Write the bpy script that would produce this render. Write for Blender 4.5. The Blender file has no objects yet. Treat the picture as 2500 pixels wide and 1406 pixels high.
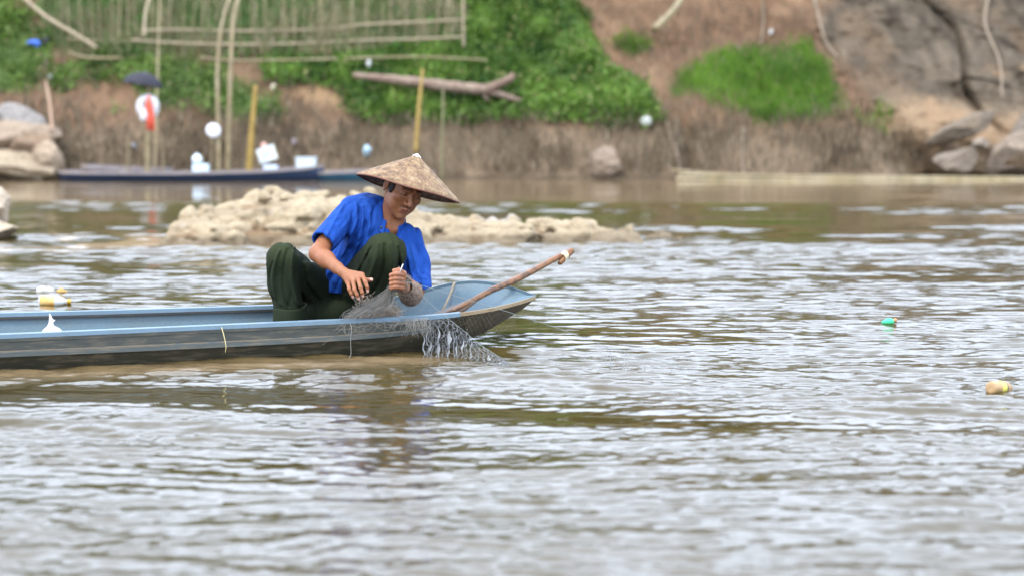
import bpy, math, random
import numpy as np
from mathutils import Vector, Matrix

scene = bpy.context.scene
COL = scene.collection
R = math.radians

# ------------------------------------------------------------------ camera, sky, sun, exposure
CAM_H, FOC = 1.04, 4400.0
PITCH = math.atan(400.0 / FOC)
cam_data = bpy.data.cameras.new("camera")
cam = bpy.data.objects.new("camera", cam_data)
COL.objects.link(cam)
cam.location = (0, 0, CAM_H)
cam.rotation_euler = (math.pi / 2 - PITCH, 0, 0)
cam_data.sensor_width = 36.0
cam_data.lens = 36.0 * FOC / 2500.0
cam_data.clip_start = 0.1
cam_data.clip_end = 600.0
cam_data.dof.use_dof = True
cam_data.dof.focus_distance = 8.25
cam_data.dof.aperture_fstop = 1.75
scene.camera = cam

SUN_EL, SUN_AZ = R(58), R(215)          # azimuth measured clockwise from +Y (north)
world = bpy.data.worlds.new("World")
scene.world = world
world.use_nodes = True
nt = world.node_tree
nt.nodes.clear()
w_out = nt.nodes.new("ShaderNodeOutputWorld")
w_bg = nt.nodes.new("ShaderNodeBackground")
w_sky = nt.nodes.new("ShaderNodeTexSky")
w_sky.sky_type = 'NISHITA'
w_sky.sun_disc = False
w_sky.sun_elevation = SUN_EL
w_sky.sun_rotation = SUN_AZ
w_sky.air_density = 1.0
w_sky.dust_density = 2.5
# a bright layer of cloud over that sky, broken only a little
w_tc = nt.nodes.new("ShaderNodeTexCoord")
w_map = nt.nodes.new("ShaderNodeMapping")
w_map.inputs['Scale'].default_value = (1.0, 1.0, 2.6)
w_noise = nt.nodes.new("ShaderNodeTexNoise")
w_noise.inputs['Scale'].default_value = 2.2
w_noise.inputs['Detail'].default_value = 5.0
w_ramp = nt.nodes.new("ShaderNodeValToRGB")
w_ramp.color_ramp.elements[0].position = 0.30
w_ramp.color_ramp.elements[0].color = (0.86, 0.86, 0.86, 1)
w_ramp.color_ramp.elements[1].position = 0.62
w_ramp.color_ramp.elements[1].color = (0.98, 0.98, 0.98, 1)
w_cloud = nt.nodes.new("ShaderNodeRGB")
w_cloud.outputs[0].default_value = (18.7, 21.4, 26.1, 1)
w_mix = nt.nodes.new("ShaderNodeMixRGB")
nt.links.new(w_tc.outputs['Generated'], w_map.inputs['Vector'])
nt.links.new(w_map.outputs['Vector'], w_noise.inputs['Vector'])
nt.links.new(w_noise.outputs['Fac'], w_ramp.inputs['Fac'])
nt.links.new(w_ramp.outputs['Color'], w_mix.inputs['Fac'])
nt.links.new(w_sky.outputs['Color'], w_mix.inputs['Color1'])
nt.links.new(w_cloud.outputs['Color'], w_mix.inputs['Color2'])
nt.links.new(w_mix.outputs['Color'], w_bg.inputs['Color'])
w_bg.inputs['Strength'].default_value = 0.082
nt.links.new(w_bg.outputs['Background'], w_out.inputs['Surface'])

sun_data = bpy.data.lights.new("sun", 'SUN')
sun_data.energy = 1.5
sun_data.angle = R(11)
sun_data.color = (1.0, 0.90, 0.76)
sun = bpy.data.objects.new("sun", sun_data)
COL.objects.link(sun)
sdir = Vector((math.sin(SUN_AZ) * math.cos(SUN_EL), math.cos(SUN_AZ) * math.cos(SUN_EL), math.sin(SUN_EL)))
sun.rotation_euler = (-sdir).to_track_quat('-Z', 'Y').to_euler()

scene.view_settings.view_transform = 'Standard'
scene.view_settings.look = 'None'
scene.view_settings.gamma = 1.0
scene.view_settings.use_curve_mapping = False
scene.view_settings.exposure = 1.0
scene.render.engine = 'CYCLES'
scene.cycles.max_bounces = 8
scene.cycles.transparent_max_bounces = 24
scene.cycles.use_denoising = True
scene.cycles.caustics_reflective = False
scene.cycles.caustics_refractive = False

rng = np.random.default_rng(7)
random.seed(7)

# ------------------------------------------------------------------ helpers
def at(px, py, Y):
    """point of the place at depth Y that the photograph shows at pixel (px, py) of 2500x1406"""
    u = (px - 1250.0) / FOC
    v = (703.0 - py) / FOC
    dx = u
    dy = math.cos(PITCH) + v * math.sin(PITCH)
    dz = -math.sin(PITCH) + v * math.cos(PITCH)
    s = Y / dy
    return np.array([dx * s, Y, CAM_H + dz * s])

def onwater(px, py, z=0.0):
    v = (703.0 - py) / FOC
    dy = math.cos(PITCH) + v * math.sin(PITCH)
    dz = -math.sin(PITCH) + v * math.cos(PITCH)
    Y = dy * (z - CAM_H) / dz
    return at(px, py, Y)

def V(*a):
    return np.array(a, float)

def unit(v):
    v = np.asarray(v, float)
    return v / (np.linalg.norm(v) + 1e-12)

def _hash(ix, iy, iz, seed):
    h = (ix.astype(np.int64) * 374761393 + iy.astype(np.int64) * 668265263 + iz.astype(np.int64) * 2147483647 + seed * 974634777) & 0xFFFFFFFF
    h = ((h ^ (h >> 13)) * 1274126177) & 0xFFFFFFFF
    h = (h ^ (h >> 16)) & 0xFFFFFF
    return h.astype(np.float32) / np.float32(0xFFFFFF)

def vnoise(x, y, z, seed=0):
    """value noise in [-1,1]"""
    x, y, z = np.broadcast_arrays(np.asarray(x, np.float32), np.asarray(y, np.float32), np.asarray(z, np.float32))
    ix, iy, iz = np.floor(x), np.floor(y), np.floor(z)
    fx, fy, fz = x - ix, y - iy, z - iz
    fx = fx * fx * (3 - 2 * fx); fy = fy * fy * (3 - 2 * fy); fz = fz * fz * (3 - 2 * fz)
    ix = ix.astype(np.int32); iy = iy.astype(np.int32); iz = iz.astype(np.int32)
    def c(a, b, d):
        return _hash(ix + a, iy + b, iz + d, seed)
    x00 = c(0,0,0) * (1 - fx) + c(1,0,0) * fx
    x10 = c(0,1,0) * (1 - fx) + c(1,1,0) * fx
    x01 = c(0,0,1) * (1 - fx) + c(1,0,1) * fx
    x11 = c(0,1,1) * (1 - fx) + c(1,1,1) * fx
    return 2 * ((x00 * (1 - fy) + x10 * fy) * (1 - fz) + (x01 * (1 - fy) + x11 * fy) * fz) - 1

def fbm(x, y, z, seed=0, octv=4, gain=0.5):
    t = 0; a = 1; n = 0
    for o in range(octv):
        t = t + a * vnoise(x * 2 ** o + 17.3 * o, y * 2 ** o - 9.1 * o, z * 2 ** o + 3.7 * o, seed + o)
        n += a; a *= gain
    return t / n

def lerp(a, b, t):
    return a + (b - a) * t

def sstep(a, b, x):
    t = np.clip((x - a) / (b - a), 0, 1)
    return t * t * (3 - 2 * t)

# ---- materials
def new_mat(name):
    m = bpy.data.materials.new(name)
    m.use_nodes = True
    n = m.node_tree.nodes
    return m, n, m.node_tree.links, n['Principled BSDF']

def mat(name, col, rough=0.7, noise=0.0, nscale=8.0, bump=0.0, bscale=40.0, spec=0.4, metallic=0.0, use_attr=False,
        col2=None, stretch=(1, 1, 1), trans=0.0, sub=0.0, alpha=1.0, crease=0.0, crease_scale=12.0):
    """procedural surface: base colour (or the mesh's own colour attribute) x noise, with fine relief"""
    m, N, L, b = new_mat(name)
    b.inputs['Roughness'].default_value = rough
    b.inputs['Specular IOR Level'].default_value = spec
    b.inputs['Metallic'].default_value = metallic
    if sub:
        b.inputs['Subsurface Weight'].default_value = sub
        b.inputs['Subsurface Radius'].default_value = (0.012, 0.005, 0.003)
        b.inputs['Subsurface Scale'].default_value = 1.0
    if alpha < 1:
        b.inputs['Alpha'].default_value = alpha
    tc = N.new('ShaderNodeTexCoord')
    mp = N.new('ShaderNodeMapping'); mp.inputs['Scale'].default_value = stretch
    L.new(tc.outputs['Object'], mp.inputs['Vector'])
    if use_attr:
        a = N.new('ShaderNodeAttribute'); a.attribute_name = 'Col'
        src = a.outputs['Color']
    else:
        rgb = N.new('ShaderNodeRGB'); rgb.outputs[0].default_value = (*col, 1)
        src = rgb.outputs[0]
    if noise > 0 or col2 is not None:
        nz = N.new('ShaderNodeTexNoise'); nz.inputs['Scale'].default_value = nscale
        nz.inputs['Detail'].default_value = 6; nz.inputs['Roughness'].default_value = 0.62
        L.new(mp.outputs['Vector'], nz.inputs['Vector'])
        if col2 is not None:
            rp = N.new('ShaderNodeValToRGB'); rp.color_ramp.elements[0].position = 0.42; rp.color_ramp.elements[1].position = 0.62
            L.new(nz.outputs['Fac'], rp.inputs['Fac'])
            mx = N.new('ShaderNodeMixRGB'); mx.inputs['Color2'].default_value = (*col2, 1)
            L.new(rp.outputs['Color'], mx.inputs['Fac']); L.new(src, mx.inputs['Color1'])
            src = mx.outputs['Color']
        if noise > 0:
            mr = N.new('ShaderNodeMapRange')
            mr.inputs['From Min'].default_value = 0.25; mr.inputs['From Max'].default_value = 0.75
            mr.inputs['To Min'].default_value = 1 - noise; mr.inputs['To Max'].default_value = 1 + noise
            nz2 = N.new('ShaderNodeTexNoise'); nz2.inputs['Scale'].default_value = nscale * 2.7
            nz2.inputs['Detail'].default_value = 5
            L.new(mp.outputs['Vector'], nz2.inputs['Vector'])
            L.new(nz2.outputs['Fac'], mr.inputs['Value'])
            mu = N.new('ShaderNodeMixRGB'); mu.blend_type = 'MULTIPLY'; mu.inputs['Fac'].default_value = 1
            L.new(src, mu.inputs['Color1']); L.new(mr.outputs['Result'], mu.inputs['Color2'])
            src = mu.outputs['Color']
    L.new(src, b.inputs['Base Color'])
    if bump > 0:
        nb = N.new('ShaderNodeTexNoise'); nb.inputs['Scale'].default_value = bscale; nb.inputs['Detail'].default_value = 4
        L.new(mp.outputs['Vector'], nb.inputs['Vector'])
        bp = N.new('ShaderNodeBump'); bp.inputs['Strength'].default_value = min(1.0, bump); bp.inputs['Distance'].default_value = 0.5 / bscale
        L.new(nb.outputs['Fac'], bp.inputs['Height']); L.new(bp.outputs['Normal'], b.inputs['Normal'])
    if crease > 0:
        n4 = N.new('ShaderNodeTexNoise'); n4.inputs['Scale'].default_value = crease_scale; n4.inputs['Detail'].default_value = 1.6
        n4.inputs['Distortion'].default_value = .8
        m4 = N.new('ShaderNodeMapping'); m4.inputs['Scale'].default_value = (1.6, 1.6, .7); m4.inputs['Rotation'].default_value = (0, R(28), 0)
        L.new(tc.outputs['Object'], m4.inputs['Vector']); L.new(m4.outputs['Vector'], n4.inputs['Vector'])
        b4 = N.new('ShaderNodeBump'); b4.inputs['Strength'].default_value = 1.0; b4.inputs['Distance'].default_value = crease
        L.new(n4.outputs['Fac'], b4.inputs['Height'])
        if bump > 0: L.new(bp.outputs['Normal'], b4.inputs['Normal'])
        L.new(b4.outputs['Normal'], b.inputs['Normal'])
    if trans > 0:
        out = N['Material Output']
        tl = N.new('ShaderNodeBsdfTranslucent'); L.new(src, tl.inputs['Color'])
        ms = N.new('ShaderNodeMixShader'); ms.inputs['Fac'].default_value = trans
        L.new(b.outputs['BSDF'], ms.inputs[1]); L.new(tl.outputs['BSDF'], ms.inputs[2])
        L.new(ms.outputs['Shader'], out.inputs['Surface'])
    return m

# ---- mesh building
class MB:
    """collects vertices and faces; becomes ONE mesh object"""
    def __init__(s):
        s.v = []; s.f = []; s.c = []; s.n = 0
    def add(s, v, f, c=(1, 1, 1)):
        v = np.asarray(v, float)
        s.v.append(v)
        s.f += [tuple(int(i) + s.n for i in q) for q in f]
        c = np.asarray(c, float)
        if c.ndim == 1:
            c = np.tile(c, (len(v), 1))
        s.c.append(c)
        s.n += len(v)
        return s
    def tube(s, pts, rad, seg=8, c=(1, 1, 1), cap=True, flat=1.0):
        pts = np.asarray(pts, float); n = len(pts)
        rad = np.broadcast_to(np.asarray(rad, float), (n,))
        tg = np.gradient(pts, axis=0)
        tg /= np.linalg.norm(tg, axis=1)[:, None] + 1e-12
        up = V(0, 0, 1) if abs(tg[0][2]) < 0.9 else V(0, 1, 0)
        a = unit(np.cross(up, tg[0])); vs = []
        for i in range(n):
            a = unit(a - tg[i] * a.dot(tg[i])); b = np.cross(tg[i], a)
            th = np.arange(seg) * 2 * math.pi / seg
            vs.append(pts[i] + rad[i] * (np.cos(th)[:, None] * a + np.sin(th)[:, None] * b * flat))
        vs = np.concatenate(vs)
        f = [(i * seg + j, i * seg + (j + 1) % seg, (i + 1) * seg + (j + 1) % seg, (i + 1) * seg + j) for i in range(n - 1) for j in range(seg)]
        if cap:
            f.append(tuple(range(seg))[::-1]); f.append(tuple((n - 1) * seg + j for j in range(seg)))
        return s.add(vs, f, c)
    def box(s, c0, size, rot=None, c=(1, 1, 1)):
        q = np.array([[x, y, z] for x in (-.5, .5) for y in (-.5, .5) for z in (-.5, .5)]) * np.asarray(size, float)
        if rot is not None:
            q = q @ np.asarray(rot, float).T
        return s.add(q + np.asarray(c0, float), [(0, 1, 3, 2), (4, 6, 7, 5), (0, 4, 5, 1), (2, 3, 7, 6), (0, 2, 6, 4), (1, 5, 7, 3)], c)
    def arrays(s):
        return np.concatenate(s.v), s.f, np.concatenate(s.c)

OFFS = {}
def thing(name, label, cat, loc, group=None):
    o = bpy.data.objects.new(name, None)
    COL.objects.link(o)
    o.empty_display_size = 0.1
    o.location = [float(t) for t in loc]
    OFFS[o.name] = np.asarray(loc, float)
    o['label'] = label; o['category'] = cat
    if group: o['group'] = group
    return o

def build_mesh(name, v, f, c=None, smooth=True):
    me = bpy.data.meshes.new(name)
    v = np.ascontiguousarray(v, np.float32)
    if isinstance(f, np.ndarray):
        k = f.shape[1]
        me.vertices.add(len(v)); me.vertices.foreach_set('co', v.ravel())
        me.loops.add(f.size); me.loops.foreach_set('vertex_index', f.astype(np.int32).ravel())
        me.polygons.add(len(f))
        me.polygons.foreach_set('loop_start', (np.arange(len(f)) * k).astype(np.int32))
        me.update(calc_edges=True)
        me.validate()
    else:
        me.from_pydata(v.tolist(), [], f)
        me.update()
    if c is not None:
        at_ = me.color_attributes.new('Col', 'FLOAT_COLOR', 'POINT')
        cc = np.ones((len(v), 4), np.float32); cc[:, :3] = c
        at_.data.foreach_set('color', cc.ravel())
    me.polygons.foreach_set('use_smooth', np.full(len(me.polygons), smooth))
    return me

def put(name, mb, m, parent=None, label=None, cat=None, kind=None, group=None, smooth=True, origin=None):
    if isinstance(mb, MB):
        v, f, c = mb.arrays()
    else:
        v, f = mb[0], mb[1]
        c = mb[2] if len(mb) > 2 else None
    if parent is not None:
        off = OFFS[parent.name]
    elif origin is not None:
        off = np.asarray(origin, float)
    else:
        off = np.array([(v[:, 0].min() + v[:, 0].max()) / 2, (v[:, 1].min() + v[:, 1].max()) / 2, v[:, 2].min()])
    me = build_mesh(name, v - off, f, c, smooth)
    me.materials.append(m)
    o = bpy.data.objects.new(name, me)
    COL.objects.link(o)
    if parent is not None:
        o.parent = parent
        OFFS[o.name] = off
    else:
        o.location = [float(t) for t in off]
        OFFS[o.name] = off
    if label: o['label'] = label
    if cat: o['category'] = cat
    if kind: o['kind'] = kind
    if group: o['group'] = group
    return o

# ---- signed distance modelling
def grid(lo, hi, h):
    lo = np.asarray(lo, float); hi = np.asarray(hi, float)
    n = np.ceil((hi - lo) / h).astype(int) + 1
    ax = [(lo[k] + h * np.arange(n[k])).astype(np.float32) for k in range(3)]
    X, Y, Z = np.meshgrid(*ax, indexing='ij')
    return X, Y, Z, lo, h

def cap(P, a, b, ra, rb):
    X, Y, Z = P[:3]
    d = b - a; L2 = float(d @ d) + 1e-12
    t = np.clip(((X - a[0]) * d[0] + (Y - a[1]) * d[1] + (Z - a[2]) * d[2]) / L2, 0, 1)
    q = (X - a[0] - t * d[0]) ** 2 + (Y - a[1] - t * d[1]) ** 2 + (Z - a[2] - t * d[2]) ** 2
    return np.sqrt(q) - (ra + (rb - ra) * t)

def ell(P, c, r, M=None):
    X, Y, Z = P[0] - c[0], P[1] - c[1], P[2] - c[2]
    if M is not None:   # rows of M are the local axes
        X, Y, Z = (M[0][0] * X + M[0][1] * Y + M[0][2] * Z, M[1][0] * X + M[1][1] * Y + M[1][2] * Z, M[2][0] * X + M[2][1] * Y + M[2][2] * Z)
    k0 = np.sqrt((X / r[0]) ** 2 + (Y / r[1]) ** 2 + (Z / r[2]) ** 2)
    k1 = np.sqrt((X / r[0] ** 2) ** 2 + (Y / r[1] ** 2) ** 2 + (Z / r[2] ** 2) ** 2) + 1e-6
    return k0 * (k0 - 1) / k1

def smin(a, b, k):
    h = np.clip(0.5 + 0.5 * (b - a) / k, 0, 1)
    return b + (a - b) * h - k * h * (1 - h)

def smax(a, b, k):
    return -smin(-a, -b, k)

def chain(P, pts, rad, d=None, k=0.006):
    for i in range(len(pts) - 1):
        e = cap(P, pts[i], pts[i + 1], rad[i], rad[i + 1])
        d = e if d is None else smin(d, e, k)
    return d

def nets(F, lo, h):
    """naive surface nets"""
    S = F < 0
    n0, n1, n2 = F.shape
    cn = [(i, j, k) for i in (0, 1) for j in (0, 1) for k in (0, 1)]
    cnt = np.zeros((n0 - 1, n1 - 1, n2 - 1), np.int8)
    for (i, j, k) in cn:
        cnt += S[i:n0 - 1 + i, j:n1 - 1 + j, k:n2 - 1 + k]
    act = np.argwhere((cnt > 0) & (cnt < 8))
    vals = np.stack([F[act[:, 0] + i, act[:, 1] + j, act[:, 2] + k] for (i, j, k) in cn], 1)
    pos = np.zeros((len(act), 3)); num = np.zeros(len(act))
    for a in range(8):
        for b in range(a + 1, 8):
            da = np.abs(np.array(cn[a]) - np.array(cn[b])).sum()
            if da != 1: continue
            va, vb = vals[:, a], vals[:, b]
            m = (va < 0) != (vb < 0)
            t = np.where(m, va / (va - vb + 1e-20), 0)
            p = np.array(cn[a])[None] + t[:, None] * (np.array(cn[b]) - np.array(cn[a]))[None]
            pos[m] += p[m]; num[m] += 1
    verts = lo + h * (act + pos / np.maximum(num, 1)[:, None])
    idx = np.full(cnt.shape, -1, np.int64); idx[act[:, 0], act[:, 1], act[:, 2]] = np.arange(len(act))
    quads = []
    for ax in range(3):
        sl0 = [slice(None)] * 3; sl1 = [slice(None)] * 3
        sl0[ax] = slice(0, -1); sl1[ax] = slice(1, None)
        A = S[tuple(sl0)]; B = S[tuple(sl1)]
        e = np.argwhere(A != B)
        o1, o2 = [k for k in range(3) if k != ax]
        e = e[(e[:, o1] > 0) & (e[:, o2] > 0) & (e[:, o1] < F.shape[o1] - 1) & (e[:, o2] < F.shape[o2] - 1)]
        inside = A[e[:, 0], e[:, 1], e[:, 2]]
        def g(d1, d2):
            q = e.copy(); q[:, o1] += d1; q[:, o2] += d2
            return idx[q[:, 0], q[:, 1], q[:, 2]]
        q = np.stack([g(-1, -1), g(0, -1), g(0, 0), g(-1, 0)], 1)
        flip = inside if ax != 1 else ~inside
        q[~flip] = q[~flip][:, ::-1]
        q = q[(q >= 0).all(1)]
        quads.append(q)
    return verts, np.concatenate(quads)

def largest(v, f, share=0.2):
    """drops stray crumbs: keeps the connected pieces that hold at least this share of the vertices"""
    lab = np.arange(len(v))
    for _ in range(400):
        m_ = lab[f].min(1); new = lab.copy()
        for k in range(f.shape[1]):
            np.minimum.at(new, f[:, k], m_)
        new = new[new]
        if (new == lab).all(): break
        lab = new
    u, n = np.unique(lab, return_counts=True)
    good = np.isin(lab, u[n >= share * len(v)])
    idx = np.cumsum(good) - 1
    return v[good], idx[f[good[f[:, 0]]]]

def relax(v, f, it=2, w=0.5):
    for _ in range(it):
        acc = np.zeros_like(v); num = np.zeros(len(v))
        for a, b in ((0, 1), (1, 2), (2, 3), (3, 0)):
            np.add.at(acc, f[:, a], v[f[:, b]]); np.add.at(num, f[:, a], 1)
            np.add.at(acc, f[:, b], v[f[:, a]]); np.add.at(num, f[:, b], 1)
        v = v + w * (acc / np.maximum(num, 1)[:, None] - v)
    return v

# ------------------------------------------------------------------ WATER
def build_water():
    m, N, L, b = new_mat("river_water")
    b.inputs['Base Color'].default_value = (0.27, 0.19, 0.105, 1)
    b.inputs['Roughness'].default_value = 0.03
    b.inputs['IOR'].default_value = 1.40
    b.inputs['Specular IOR Level'].default_value = 0.5
    tc = N.new('ShaderNodeTexCoord')
    mp = N.new('ShaderNodeMapping'); mp.inputs['Scale'].default_value = (3.6, 11.0, 1.0)
    nz = N.new('ShaderNodeTexNoise'); nz.inputs['Scale'].default_value = 2.6; nz.inputs['Detail'].default_value = 5; nz.inputs['Roughness'].default_value = 0.55
    bp = N.new('ShaderNodeBump'); bp.inputs['Strength'].default_value = 0.5; bp.inputs['Distance'].default_value = 0.0050
    L.new(tc.outputs['Object'], mp.inputs['Vector']); L.new(mp.outputs['Vector'], nz.inputs['Vector'])
    L.new(nz.outputs['Fac'], bp.inputs['Height']); L.new(bp.outputs['Normal'], b.inputs['Normal'])
    atb = N.new('ShaderNodeAttribute'); atb.attribute_name = 'Col'
    spl = N.new('ShaderNodeSeparateColor'); L.new(atb.outputs['Color'], spl.inputs['Color'])
    mlt = N.new('ShaderNodeMath'); mlt.operation = 'MULTIPLY'; mlt.inputs[1].default_value = 0.55
    L.new(spl.outputs['Green'], mlt.inputs[0]); L.new(mlt.outputs['Value'], bp.inputs['Strength'])
    # silt: slow drifting clouds of paler mud
    n2 = N.new('ShaderNodeTexNoise'); n2.inputs['Scale'].default_value = 0.9; n2.inputs['Detail'].default_value = 4
    mp2 = N.new('ShaderNodeMapping'); mp2.inputs['Scale'].default_value = (0.6, 1.0, 1.0)
    L.new(tc.outputs['Object'], mp2.inputs['Vector']); L.new(mp2.outputs['Vector'], n2.inputs['Vector'])
    at_ = N.new('ShaderNodeAttribute'); at_.attribute_name = 'Col'
    mx = N.new('ShaderNodeMixRGB'); mx.inputs['Color1'].default_value = (0.040, 0.030, 0.007, 1); mx.inputs['Color2'].default_value = (0.064, 0.044, 0.015, 1)
    L.new(n2.outputs['Fac'], mx.inputs['Fac'])
    m2 = N.new('ShaderNodeMixRGB'); L.new(spl.outputs['Red'], m2.inputs['Fac']); L.new(mx.outputs['Color'], m2.inputs['Color1'])
    m2.inputs['Color2'].default_value = (0.36, 0.25, 0.15, 1)
    L.new(m2.outputs['Color'], b.inputs['Base Color'])

    Ys = 3.1 * (40.0 / 3.1) ** (np.arange(1400) / 1399.0)
    Ys = np.concatenate([[-60, -30, -12, -4, 0, 1.5, 2.4], Ys])
    us = np.linspace(-0.36, 0.36, 460)
    ext = np.array([0.42, 0.55, 0.8, 1.3, 2.2, 4, 9])
    us = np.concatenate([-ext[::-1], us, ext])
    U, YY = np.meshgrid(us, Ys)
    X = U * np.maximum(YY, 3.0)
    Z = np.zeros_like(X)
    r = np.random.default_rng(11)
    # warp so that crests are not straight
    wx = X + 0.05 * vnoise(X * 1.3, YY * 1.3, 0, 3)
    wy = YY + 0.12 * vnoise(X * 0.7, YY * 1.1, 0, 4) + 0.02 * vnoise(X * 2.2, YY * 3.3, 0, 5)
    gap = np.maximum(YY, 3.0) * 0.0022
    # roughness of the surface varies from place to place
    patch = 0.80 + 0.55 * vnoise(X * 0.33, YY * 0.55, 0, 21) + 0.35 * vnoise(X * 1.1, YY * 1.5, 0, 22)
    yb = YY + 0.5 * vnoise(X * 0.22, YY * 0.1, 0, 23) + 0.12 * vnoise(X * 1.2, YY * .4, 0, 24)
    line = 1 - 0.7 * sstep(-0.5, 1.5, X) * np.exp(-((yb - 17.5) / 0.22) ** 2)
    calm = np.interp(yb, [9.0, 13, 18.6, 19.2, 21.2, 21.7, 23.5, 24.3], [1.0, 1.2, 1.25, .5, .5, 1.4, 1.4, .3]) * line
    riffle = 1 + 0.45 * np.exp(-((YY - 15.8) / 1.2) ** 2) * sstep(2.5, 0.5, np.abs(X + 3.6))
    yc_ = 6.40 - 0.31 * X
    slick = 1 - 0.78 * np.exp(-((YY - yc_) / 0.36) ** 2) * sstep(-.8, .0, vnoise(X * .55, YY * 1.2, 0, 29)) - 0.45 * np.exp(-((YY - 6.9) / 0.3) ** 2) * sstep(-.6, -1.2, X)
    far = 1.0
    for k in range(110):
        lam = 0.05 * (0.28 / 0.05) ** r.random() if k % 5 else 0.40 * (2.2 / 0.40) ** r.random()
        th = r.normal(0, 0.27) + (math.pi / 2 if lam > 0.1 else r.uniform(0, 3))
        if r.random() < 0.10: th += r.normal(0, 0.5)
        kx, ky = math.cos(th) * 2 * math.pi / lam, math.sin(th) * 2 * math.pi / lam
        slope = 0.0158 * (0.6 + 0.8 * r.random()) * (0.50 if lam > 0.38 else 1.0)
        A = slope * lam / (2 * math.pi) * 1.42
        fade = sstep(2.2, 4.5, lam / gap)
        ph = kx * wx + ky * wy + r.uniform(0, 6.28)
        loc = patch if lam < 1.0 else 1.0
        s = np.sin(ph)
        Z += A * fade * np.clip(loc, 0.15, 2) * (slick if lam < 0.9 else 1.0) * (s + 0.22 * np.cos(2 * ph))
    Z *= calm * riffle * far
    # two long low swells (the standing lines behind the rock)
    for (yc, w, a, x0, x1) in ((23.6, 0.35, 0.022, -30, 30), (17.9, 0.22, 0.030, 0.4, 40), (15.0, 0.14, 0.012, -30, 2), (12.9, 0.12, 0.010, -1, 30), (21.4, 0.25, 0.016, -30, -1), (11.6, 0.12, 0.010, -40, 3)):
        yl = yc + 0.25 * vnoise(X * 0.35, 0, 0, int(yc * 10)) + 0.05 * vnoise(X * 2, 0, 0, 5)
        Z += a * np.exp(-((YY - yl) / w) ** 2) * sstep(x0, x0 + 1.2, X) * sstep(x1, x1 - 1.2, X) * (0.75 + 0.5 * vnoise(X * 0.8, 0, 0, 9))
    Z += .016 * np.exp(-((YY - yc_ + .42 + .1 * vnoise(X * .9, YY * .5, 0, 31)) / .36) ** 2) * sstep(-.9, 0, vnoise(X * .45, 0, 0, 30))
    # the bank side stays under the ground
    foam = np.clip(riffle - 1.05, 0, 1) * 1.2 * sstep(-.1, 0.4, fbm(X * 3, YY * 1.6, 0, 33)) * 1.8
    foam = np.maximum(foam, 0.85 * np.exp(-((YY - 7.95 - 0.30 * (X + .5)) / 0.16) ** 2) * sstep(-4, -3, X) * sstep(-0.05, -0.55, X) * 0.35)
    foam = np.maximum(foam, .32 * sstep(22.5, 25, YY))
    inner = sstep(0.72, 0.34, np.abs(U)) * sstep(2.0, 3.2, YY)
    Z *= inner
    ny, nx = X.shape
    v = np.stack([X, YY, Z], -1).reshape(-1, 3)
    ii = np.arange(ny * nx).reshape(ny, nx)
    f = np.stack([ii[:-1, :-1], ii[:-1, 1:], ii[1:, 1:], ii[1:, :-1]], -1).reshape(-1, 4)
    rgh = np.clip(np.clip(slick, 0.08, 1) * np.clip(calm, .2, 1) * np.clip(patch, .35, 1.1), 0, 1)
    c = np.stack([np.clip(foam, 0, 1).ravel(), rgh.ravel(), np.zeros(foam.size)], 1)
    put('river_water', (v, f, c), m, kind='structure', origin=(0, 0, 0))
build_water()

# ------------------------------------------------------------------ BANK
def poly_sd(px, py, pts):
    """signed distance in photo pixels to a polygon (negative inside)"""
    pts = np.asarray(pts, float)
    d = np.full(px.shape, 1e18); ins = np.zeros(px.shape, bool)
    n = len(pts)
    for i in range(n):
        a, b = pts[i], pts[(i + 1) % n]
        e = b - a
        t = np.clip(((px - a[0]) * e[0] + (py - a[1]) * e[1]) / (e @ e + 1e-9), 0, 1)
        d = np.minimum(d, (px - a[0] - t * e[0]) ** 2 + (py - a[1] - t * e[1]) ** 2)
        c = ((a[1] <= py) != (b[1] <= py))
        xi = a[0] + (py - a[1]) / (b[1] - a[1] + 1e-12) * e[0]
        ins ^= c & (px < xi)
    d = np.sqrt(d)
    return np.where(ins, -d, d)

# outlines of the ground cover on the bank, measured at the bank's distance (x right, y down, 1 unit = 8 mm)
G_MAIN = [(1130,-260),(1270,-260),(1370,0),(1420,60),(1480,150),(1540,210),(1610,265),(1625,300),(1500,305),(1330,290),(1180,290),(1040,300),(870,275),(830,205),(650,195),(600,150),(800,142),(880,150),(1010,130),(1130,100)]
G_LEFT = [(-700,-260),(0,-260),(60,20),(150,90),(160,150),(300,150),(400,130),(520,160),(620,160),(660,240),(700,275),(640,290),(560,265),(480,250),(400,225),(320,200),(250,240),(170,225),(120,180),(40,200),(-60,240),(-700,200)]
G_TUFT = [(1700,165),(1750,135),(1820,118),(1890,112),(1950,128),(2000,160),(2035,215),(2095,250),(2150,320),(2100,320),(2030,285),(1960,305),(1900,295),(1840,300),(1780,255),(1720,225),(1660,215)]
G_SMALL = [(1478,112),(1530,88),(1592,120),(1540,142)]
G_FENCE = [(60,-260),(1140,-260),(1135,150),(600,160),(400,140),(160,150),(120,60)]
R_SLAB = [(2030,-900),(3400,-900),(3400,500),(2330,430),(2200,340),(2120,260),(2050,180),(1990,100)]

def bank_masks(px, py, wob):
    m = {}
    m['main'] = sstep(18, -18, poly_sd(px, py, G_MAIN) + wob * 42)
    m['left'] = sstep(26, -26, poly_sd(px, py, G_LEFT) + wob * 95)
    m['tuft'] = sstep(26, -26, poly_sd(px, py, G_TUFT) + wob * 70)
    m['small'] = sstep(16, -16, poly_sd(px, py, G_SMALL) + wob * 16)
    m['fence'] = sstep(20, -20, poly_sd(px, py, G_FENCE) + wob * 30)
    m['rock'] = sstep(50, -50, poly_sd(px, py, R_SLAB) + wob * 80)
    return m

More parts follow.
